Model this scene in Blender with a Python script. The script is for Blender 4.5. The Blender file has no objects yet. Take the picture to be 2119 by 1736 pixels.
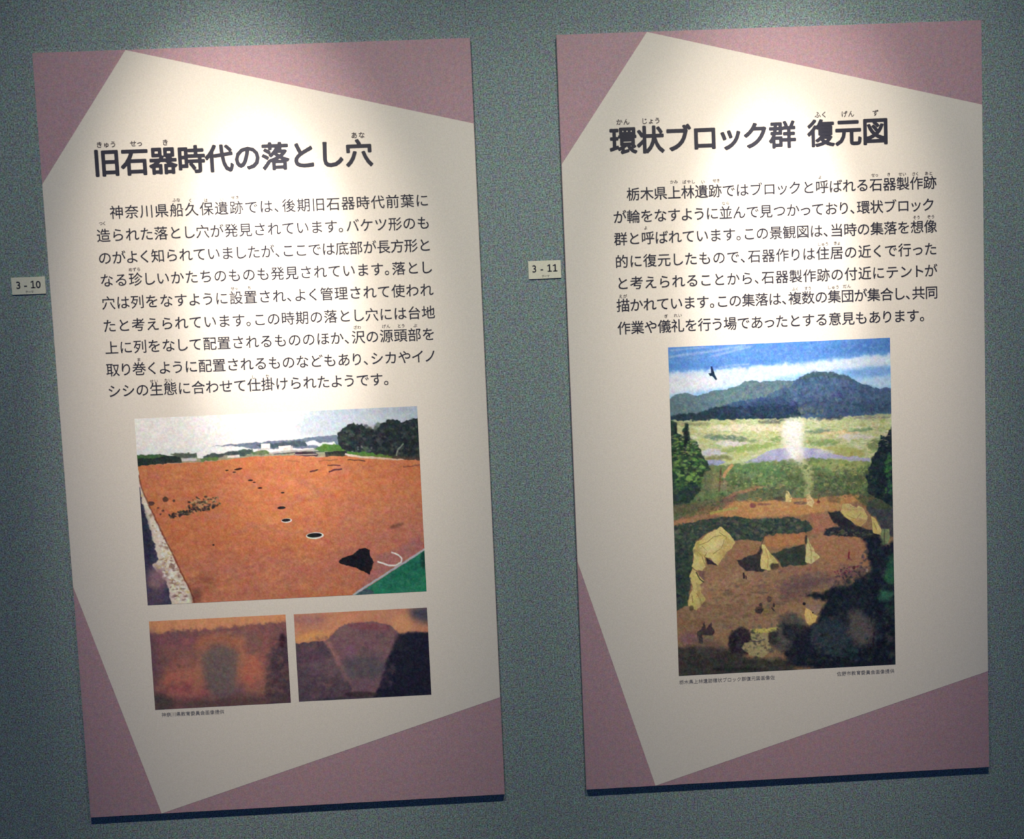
import bpy, math, random
import numpy as np
from mathutils import Matrix, Vector

C = bpy.context.scene.collection
W, H, T = 0.900, 1.6215, 0.0065          # one display panel, metres
TOP = 2.20                               # height of the top edge of the panels
GAP_X = 1.0798                           # left edge of the second panel

# ---------------------------------------------------------------- camera
CAM_POS = (0.91113, -1.75996, 1.50487)
CAM_YAW, CAM_PITCH, CAM_ROLL = -0.02342, -0.05879, -0.04418
cam_d = bpy.data.cameras.new('camera')
cam_d.sensor_fit = 'HORIZONTAL'; cam_d.sensor_width = 36.0
cam_d.lens = 36.0 * 1700.0 / 2119.0
cam_d.clip_start = 0.05
cam_d.dof.use_dof = True; cam_d.dof.focus_distance = 2.6; cam_d.dof.aperture_fstop = 4.5
cam = bpy.data.objects.new('camera', cam_d); C.objects.link(cam)
R = (Matrix.Rotation(math.pi/2, 4, 'X') @ Matrix.Rotation(CAM_YAW, 4, 'Y')
     @ Matrix.Rotation(CAM_PITCH, 4, 'X') @ Matrix.Rotation(CAM_ROLL, 4, 'Z'))
cam.matrix_world = Matrix.Translation(CAM_POS) @ R
bpy.context.scene.camera = cam

# ---------------------------------------------------------------- light
world = bpy.data.worlds.new('world'); bpy.context.scene.world = world
world.use_nodes = True
bg = world.node_tree.nodes['Background']
bg.inputs['Color'].default_value = (0.14, 0.36, 1.0, 1); bg.inputs['Strength'].default_value = 0.19

def spot(name, loc, aim, watt, col, size, blend, radius):
    l = bpy.data.lights.new(name, 'SPOT'); l.energy = watt; l.color = col
    l.spot_size = math.radians(size); l.spot_blend = blend; l.shadow_soft_size = radius
    o = bpy.data.objects.new(name, l); C.objects.link(o); o.location = loc
    o.rotation_euler = (Vector(aim) - Vector(loc)).to_track_quat('-Z', 'Y').to_euler()
    return o
# each panel has its own ceiling spotlight: hot centre, beam and wide spill of the same lamp
HOT, BEAM, SPILL = (1.0, 0.93, 0.88), (1.0, 0.88, 0.74), (1.0, 0.96, 0.80)
for x, dx, hot, beam, spill in ((0.412, 0.05, 480, 322, 150), (1.545, -0.02, 470, 245, 192)):
    spot('track_spotlight', (x, -1.015, 3.586), (x+dx, 0, 1.68), hot, HOT, 12.5, 1.0, 0.03)
    spot('track_spotlight', (x, -1.015, 3.586), (x, 0, 1.568), beam, BEAM, 25.2, 1.0, 0.03)
    spot('track_spotlight', (x, -1.015, 3.586), (x, 0, -0.40), spill, SPILL, 73.5, 1.0, 0.03)

sc = bpy.context.scene
sc.view_settings.view_transform = 'Standard'; sc.view_settings.look = 'None'
sc.view_settings.exposure = 0.0; sc.view_settings.gamma = 1.0
sc.view_settings.use_curve_mapping = False

# ---------------------------------------------------------------- materials
def lin(c):
    return tuple(v/12.92 if v <= .04045 else ((v+.055)/1.055)**2.4 for v in (x/255 for x in c))
def material(name, rgb, rough=0.5, spec=0.5, speck=0.0, scale=300.0, chroma=0.0, bump=0.0):
    m = bpy.data.materials.new(name); m.use_nodes = True
    nt = m.node_tree; b = nt.nodes['Principled BSDF']
    b.inputs['Base Color'].default_value = (*rgb, 1)
    b.inputs['Roughness'].default_value = rough
    b.inputs['Specular IOR Level'].default_value = spec
    if speck or bump:
        tc = nt.nodes.new('ShaderNodeTexCoord')
        n = nt.nodes.new('ShaderNodeTexNoise'); n.inputs['Scale'].default_value = scale
        n.inputs['Detail'].default_value = 2.0; n.inputs['Roughness'].default_value = 0.7
        nt.links.new(tc.outputs['Object'], n.inputs['Vector'])
        if speck:
            n2 = nt.nodes.new('ShaderNodeTexNoise'); n2.inputs['Scale'].default_value = scale*0.35
            n2.inputs['Detail'].default_value = 3.0
            nt.links.new(tc.outputs['Object'], n2.inputs['Vector'])
            # brightness grain
            mr = nt.nodes.new('ShaderNodeMapRange')
            mr.inputs['From Min'].default_value = 0.25; mr.inputs['From Max'].default_value = 0.75
            mr.inputs['To Min'].default_value = 1-speck; mr.inputs['To Max'].default_value = 1+speck
            nt.links.new(n.outputs['Fac'], mr.inputs['Value'])
            mx = nt.nodes.new('ShaderNodeMix'); mx.data_type = 'RGBA'; mx.blend_type = 'OVERLAY'
            mx.inputs[0].default_value = chroma
            mx.inputs[6].default_value = (*rgb, 1)
            nt.links.new(n2.outputs['Color'], mx.inputs[7])
            vm = nt.nodes.new('ShaderNodeVectorMath'); vm.operation = 'SCALE'
            nt.links.new(mx.outputs[2], vm.inputs[0]); nt.links.new(mr.outputs['Result'], vm.inputs['Scale'])
            nt.links.new(vm.outputs[0], b.inputs['Base Color'])
        if bump:
            bp = nt.nodes.new('ShaderNodeBump'); bp.inputs['Strength'].default_value = bump
            bp.inputs['Distance'].default_value = 0.001
            nt.links.new(n.outputs['Fac'], bp.inputs['Height']); nt.links.new(bp.outputs['Normal'], b.inputs['Normal'])
    return m
M_WALL = material('grey_wallcloth', (0.215, 0.28, 0.29), 0.85, 0.2, 0.95, 330, 0.5, 0.3)
M_FLOOR = material('dark_carpet', (0.05, 0.055, 0.06), 0.9, 0.2, 0.3, 300)
M_CEIL = material('dark_ceiling', (0.06, 0.06, 0.065), 0.9, 0.2, 0.2, 60)
M_MAUVE = material('mauve_print', (0.45, 0.29, 0.335), 0.42, 0.5, 0.22, 330, 0.25)
M_CREAM = material('cream_print', (0.74, 0.69, 0.625), 0.42, 0.5, 0.08, 330, 0.08)
M_EDGE = material('board_edge', (0.10, 0.10, 0.10), 0.7, 0.3, 0.1, 200)
M_INK = material('black_ink', (0.030, 0.030, 0.045), 0.42, 0.5, 0.2, 400)
M_RUBY = material('grey_ink', (0.07, 0.055, 0.06), 0.42, 0.5, 0.2, 400)
M_CAP = material('caption_ink', (0.22, 0.21, 0.22), 0.42, 0.5, 0.2, 400)
M_CARD = material('tag_card', (0.74, 0.73, 0.60), 0.5, 0.4, 0.12, 500, 0.12)
def print_material(name):
    m = bpy.data.materials.new(name); m.use_nodes = True
    nt = m.node_tree; b = nt.nodes['Principled BSDF']
    a = nt.nodes.new('ShaderNodeVertexColor'); a.layer_name = 'ink'
    nt.links.new(a.outputs['Color'], b.inputs['Base Color'])
    b.inputs['Roughness'].default_value = 0.42
    return m
M_PRINT = print_material('colour_print')

# ---------------------------------------------------------------- helpers
def link(name, me, mat, parent=None, loc=(0, 0, 0)):
    o = bpy.data.objects.new(name, me); C.objects.link(o)
    if mat and not me.materials: me.materials.append(mat)
    o.parent = parent; o.location = loc
    return o
def mesh(name, v, f):
    me = bpy.data.meshes.new(name); me.from_pydata(v, [], f); me.update(); return me
def bevel_box(name, x0, x1, y0, y1, z0, z1, b=0.0006):
    import bmesh
    bm = bmesh.new(); bmesh.ops.create_cube(bm, size=1)
    for v in bm.verts:
        v.co = ((x0+x1)/2+v.co.x*(x1-x0), (y0+y1)/2+v.co.y*(y1-y0), (z0+z1)/2+v.co.z*(z1-z0))
    if b: bmesh.ops.bevel(bm, geom=list(bm.edges), offset=b, segments=2, affect='EDGES')
    me = bpy.data.meshes.new(name); bm.to_mesh(me); bm.free(); return me
def sheet(name, pts, y, th=0.0001):
    """a printed sheet: outline in panel millimetres (x right, y down), thin solid with its face at y"""
    n = len(pts)
    v = [(a/1000, y, -b/1000) for a, b in pts] + [(a/1000, y+th, -b/1000) for a, b in pts]
    f = [tuple(range(n))[::-1], tuple(range(n, 2*n))]
    f += [(i, (i+1) % n, n+(i+1) % n, n+i) for i in range(n)]
    return mesh(name, v, f)
def empty(name, loc, label, cat, group=None):
    o = bpy.data.objects.new(name, None); C.objects.link(o); o.location = loc
    o.empty_display_size = 0.1
    o['label'] = label; o['category'] = cat
    if group: o['group'] = group
    return o

# ---------------------------------------------------------------- lettering
GLYPH, LAY = {}, {}
def glyph(ch, off):
    k = (ch, off)
    if k not in GLYPH and ch == '1':       # the figure one with a foot and a flag
        a, b = .27, .40
        GLYPH[k] = (np.array([(a, 0), (b, 0), (b, .73), (a, .73), (.12, 0), (.55, 0), (.55, .1), (.12, .1),
                              (a+.02, .73), (.10, .62), (.12, .53), (a+.02, .6)]), [(0, 1, 2, 3), (4, 5, 6, 7), (8, 9, 10, 11)])
    if k not in GLYPH:
        c = bpy.data.curves.new('t', 'FONT'); c.body = ch; c.resolution_u = 3
        o = bpy.data.objects.new('t', c); C.objects.link(o)
        bpy.context.view_layer.update()
        me = bpy.data.meshes.new_from_object(o.evaluated_get(bpy.context.evaluated_depsgraph_get()))
        v = np.array([tuple(p.co)[:2] for p in me.vertices]) if len(me.vertices) else np.zeros((0, 2))
        f = [tuple(p.vertices) for p in me.polygons]
        bpy.data.objects.remove(o); bpy.data.curves.remove(c); bpy.data.meshes.remove(me)
        if off and len(v):                 # heavier weight: the outline spread by off in every direction
            m = 12 if off > .02 else 6
            vv, ff = [], []
            for q in range(m):
                d = off*np.array([math.cos(2*math.pi*q/m), math.sin(2*math.pi*q/m)])
                vv.append(v+d); ff += [tuple(i+q*len(v) for i in g) for g in f]
            LAY[k] = np.repeat(np.arange(m), len(v))*4e-6
            v, f = np.vstack(vv), ff
        GLYPH[k] = (v, f)
    return GLYPH[k]
NARROW = {'、': .52, '。': .52, ' ': .3, 'し': .9, 'り': .88, 'く': .88, 'っ': .86, 'ッ': .88, 'ト': .82,
          'イ': .92, 'ノ': .9, 'う': .92, 'よ': .92, 'き': .95, 'こ': .94, 'ゃ': .8, 'ゅ': .85, 'ょ': .85}
EM0 = 0.985                                # advance of a full-width glyph in the font's own units
def lay(text, x0, x1, yc, em, off, prop=True, fit=True):
    """glyph outlines of one line, first ink at x0, last ink at x1, centre height yc (mm)"""
    u = [NARROW.get(c, 1.0) if prop else 1.0 for c in text]
    pos = np.cumsum([0]+u[:-1])
    end = u[-1] if text[-1] not in '、。' else 0.34
    pitch = (x1-x0)/(pos[-1]+end-0.06) if fit else em
    vs, fs, n = [], [], 0
    s = em/EM0
    for c, p_, w in zip(text, pos, u):
        if c == ' ': continue
        v, f = glyph(c, off)
        if not len(v): continue
        ox = x0+(p_-0.03)*pitch
        shift = 0 if c in '、。' else (w*pitch-em)/2
        vs.append(np.c_[v[:, 0]*s+ox+shift, yc-(v[:, 1]-0.38)*s, LAY.get((c, off), np.zeros(len(v)))]); fs += [tuple(i+n for i in q) for q in f]; n += len(v)
    return np.vstack(vs), fs
def lettering(name, runs, y, mat, parent, off, em, fit=True, prop=True):
    V, F, n = [], [], 0
    for r in runs:
        v, f = lay(r[0], r[1], r[2], r[3], em, off, prop, fit)
        V.append(v); F += [tuple(i+n for i in q) for q in f]; n += len(v)
    V = np.vstack(V)
    me = mesh(name, [(a/1000, y-d, -b/1000) for a, b, d in V.tolist()], F)
    o = link(name, me, mat, parent)
    return o

def furigana(name, runs, parent, off, em):
    for r in runs: lettering(name, [r], Y1, M_RUBY, parent, off, em)

# ---------------------------------------------------------------- printed pictures
class Painter:
    """flat colour print drawn on a fine grid of coloured points (size in mm)"""
    def __init__(s, w, h, step, seed):
        s.nx, s.ny = int(round(w/step))+1, int(round(h/step))+1
        s.x = np.linspace(0, w, s.nx); s.y = np.linspace(0, h, s.ny); s.step = w/(s.nx-1)
        s.img = np.zeros((s.ny, s.nx, 3)); s.rng = np.random.default_rng(seed)
        s.wx = s.noise(9)+0.6*s.noise(4); s.wy = s.noise(9)+0.6*s.noise(4)
    def noise(s, cell):
        """smooth value noise in -1..1, cell size in mm"""
        ny, nx = int(s.y[-1]/cell)+3, int(s.x[-1]/cell)+3
        g = s.rng.uniform(-1, 1, (ny, nx))
        fy, fx = s.y/cell, s.x/cell
        iy, ix = fy.astype(int), fx.astype(int); ty, tx = fy-iy, fx-ix
        ty = (ty*ty*(3-2*ty))[:, None]; tx = (tx*tx*(3-2*tx))[None, :]
        a = g[np.ix_(iy, ix)]; b = g[np.ix_(iy, ix+1)]; c = g[np.ix_(iy+1, ix)]; d = g[np.ix_(iy+1, ix+1)]
        return (a*(1-tx)+b*tx)*(1-ty)+(c*(1-tx)+d*tx)*ty
    def box(s, x0, x1, y0, y1):
        i0, i1 = np.searchsorted(s.x, [x0, x1]); j0, j1 = np.searchsorted(s.y, [y0, y1])
        return max(i0, 0), min(i1+1, s.nx), max(j0, 0), min(j1+1, s.ny)
    def poly(s, pts, col, soft, rough, alpha):
        P = np.array(pts); m = soft*2+rough+2
        i0, i1, j0, j1 = s.box(P[:, 0].min()-m, P[:, 0].max()+m, P[:, 1].min()-m, P[:, 1].max()+m)
        if i1 <= i0 or j1 <= j0: return
        X, Y = np.meshgrid(s.x[i0:i1], s.y[j0:j1])
        if rough:
            X = X+s.wx[j0:j1, i0:i1]*rough*.8; Y = Y+s.wy[j0:j1, i0:i1]*rough*.8
        ins = np.zeros(X.shape, bool); d2 = np.full(X.shape, 1e9)
        n = len(P)
        for k in range(n):
            (ax, ay), (bx, by) = P[k], P[(k+1) % n]
            if ay != by:
                ins ^= ((ay > Y) != (by > Y)) & (X < (bx-ax)*(Y-ay)/(by-ay)+ax)
            ex, ey = bx-ax, by-ay; L = ex*ex+ey*ey+1e-9
            t = np.clip(((X-ax)*ex+(Y-ay)*ey)/L, 0, 1)
            d2 = np.minimum(d2, (X-ax-t*ex)**2+(Y-ay-t*ey)**2)
        sd = np.sqrt(d2)*np.where(ins, 1, -1)
        w = max(soft, s.step*.6)
        a = np.clip(sd/(2*w)+.5, 0, 1); a = a*a*(3-2*a)*alpha
        sub = s.img[j0:j1, i0:i1]
        sub += a[..., None]*(np.array(col, float)-sub)
    def blobs(s, pts, n, r0, r1, asp, cols, alpha):
        P = np.array(pts); k = 0; N = len(P)
        lo, hi = P.min(0), P.max(0)
        for _ in range(n*4):
            if k >= n: break
            x, y = s.rng.uniform(lo[0], hi[0]), s.rng.uniform(lo[1], hi[1])
            ins = False
            for q in range(N):
                (ax, ay), (bx, by) = P[q], P[(q+1) % N]
                if (ay > y) != (by > y) and x < (bx-ax)*(y-ay)/(by-ay)+ax: ins = not ins
            if not ins: continue
            k += 1
            ry = s.rng.uniform(r0, r1)/math.sqrt(asp); rx = ry*asp*s.rng.uniform(.7, 1.3)
            an = s.rng.normal(-.04, .25)
            i0, i1, j0, j1 = s.box(x-rx*1.5-ry, x+rx*1.5+ry, y-ry*1.5-rx, y+ry*1.5+rx)
            if i1 <= i0 or j1 <= j0: continue
            X, Y = np.meshgrid(s.x[i0:i1]-x, s.y[j0:j1]-y)
            X = X+s.wx[j0:j1, i0:i1]*ry*.5; Y = Y+s.wy[j0:j1, i0:i1]*ry*.5
            u = (X*math.cos(an)+Y*math.sin(an))/rx; v = (-X*math.sin(an)+Y*math.cos(an))/ry
            a = np.clip(1.4*(1-np.sqrt(u*u+v*v)), 0, 1)*alpha
            sub = s.img[j0:j1, i0:i1]
            sub += a[..., None]*(np.array(cols[s.rng.integers(len(cols))], float)-sub)
    def run(s, ops, grain):
        for o in ops:
            if o[0] == 'P': s.poly(*o[1:])
            else: s.blobs(*o[1:])
        s.img += grain*(.7*s.noise(1.7)+.6*s.noise(3.1)+.4*s.noise(7))[..., None]
        for k in range(3): s.img[..., k] += grain*.45*(s.noise(3.6)+s.noise(8))
        s.img = np.clip(s.img, 0, 255)
def picture(name, x0, y0, w, h, y, parent, ops, step, seed, grain, label):
    p = Painter(w, h, step, seed); p.run(ops, grain)
    nx, ny = p.nx, p.ny
    X, Z = np.meshgrid((p.x+x0)/1000, -(p.y+y0)/1000)
    co = np.stack([X, np.full_like(X, y), Z], -1).reshape(-1, 3)
    idx = np.arange(nx*ny).reshape(ny, nx)
    q = np.stack([idx[:-1, :-1], idx[1:, :-1], idx[1:, 1:], idx[:-1, 1:]], -1).reshape(-1, 4)
    me = bpy.data.meshes.new(name)
    me.vertices.add(len(co)); me.vertices.foreach_set('co', co.ravel().astype(np.float32))
    me.loops.add(q.size); me.loops.foreach_set('vertex_index', q.ravel().astype(np.int32))
    me.polygons.add(len(q)); me.polygons.foreach_set('loop_start', np.arange(0, q.size, 4, dtype=np.int32))
    me.update(calc_edges=True)
    c = p.img.reshape(-1, 3)/255; c = np.where(c <= .04045, c/12.92, ((c+.055)/1.055)**2.4)
    at = me.color_attributes.new('ink', 'FLOAT_COLOR', 'POINT')
    at.data.foreach_set('color', np.c_[c, np.ones(len(c))].ravel().astype(np.float32))
    o = link(name, me, M_PRINT, parent)
    o['label'] = label
    return o

# ---------------------------------------------------------------- room
def structure(name, me, mat):
    o = link(name, me, mat); o['kind'] = 'structure'; return o
structure('wall_back', bevel_box('wall_back', -2.6, 4.6, 0.0, 0.12, 0.0, 3.9, 0), M_WALL)
structure('floor', bevel_box('floor', -2.6, 4.6, -4.5, 0.12, -0.1, 0.0, 0), M_FLOOR)
structure('ceiling', bevel_box('ceiling', -2.6, 4.6, -4.5, 0.12, 3.9, 4.0, 0), M_CEIL)

# ---------------------------------------------------------------- panels
FACE = -T
def panel(x, label):
    p = empty('information_panel', (x, 0, TOP), label, 'information panel', 'information panels on the grey wall')
    b = link('board', bevel_box('board', 0, W, -T, -.0006, -H, 0), M_MAUVE, p)
    b['label'] = 'mauve panel board showing at its four corners'
    c = link('cream_field', sheet('cream_field', [(190, .6), (899.4, 175), (899.4, 1403), (153, 1620.9), (.6, 1113), (.6, 266)], FACE-.0002), M_CREAM, p)
    c['label'] = 'large slanted cream hexagon printed on the board'
    return p
Y1 = FACE-.0004; Y2 = FACE-.0005

left = panel(0.0, 'left tall panel about pit traps, with one orange field photograph above two small brown ones')
o = lettering('title', [('旧石器時代の落とし穴', 108, 684, 226.5)], Y1, M_INK, left, 0.031, 58, prop=False)
o['label'] = 'bold black heading'
furigana('title_furigana', [('きゅう', 116, 158, 190), ('せっ', 186, 211, 190), ('き', 252, 265, 190), ('あな', 642, 672, 190)], left, 0.022, 13.5)
LL = [('神奈川県船久保遺跡では、後期旧石器時代前葉に', 134, 798, 329), ('造られた落とし穴が発見されています。バケツ形のも', 104, 798, 375.6),
      ('のがよく知られていましたが、ここでは底部が長方形と', 104, 798, 422), ('なる珍しいかたちのものも発見されています。落とし', 104, 798, 468.5),
      ('穴は列をなすように設置され、よく管理されて使われ', 104, 798, 515.5), ('たと考えられています。この時期の落とし穴には台地', 103, 799, 563),
      ('上に列をなして配置されるもののほか、沢の源頭部を', 104, 797, 609), ('取り巻くように配置されるものなどもあり、シカやイノ', 103.5, 797, 655.3),
      ('シシの生態に合わせて仕掛けられたようです。', 103.5, 692, 700)]
for l in LL: lettering('text_line', [l], Y1, M_INK, left, 0.009, 29)
furigana('furigana', [('ふな', 265.3, 281.3, 308.7), ('く', 299.1, 305.1, 310.7), ('は', 331.0, 337.0, 311.4), ('い', 364.1, 370.1, 311.1), ('せき', 386.3, 403.3, 308.1), ('つく', 110.8, 124.7, 350.9), ('めずら', 164.7, 189.6, 448.2), ('せっ', 374.1, 388.2, 496.3), ('ち', 409.4, 416.4, 496.0), ('ざわ', 625.5, 641.7, 588.4), ('げん', 685.5, 703.8, 588.8), ('とう', 718.1, 734.4, 589.0), ('ぶ', 752.7, 759.8, 589.7), ('ま', 169.3, 176.4, 636.1), ('せい', 192.2, 210.3, 683.1), ('たい', 222.6, 239.7, 682.3), ('し', 406.6, 412.6, 683.5), ('か', 436.0, 442.1, 682.6)], left, 0.016, 8.4)
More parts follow.
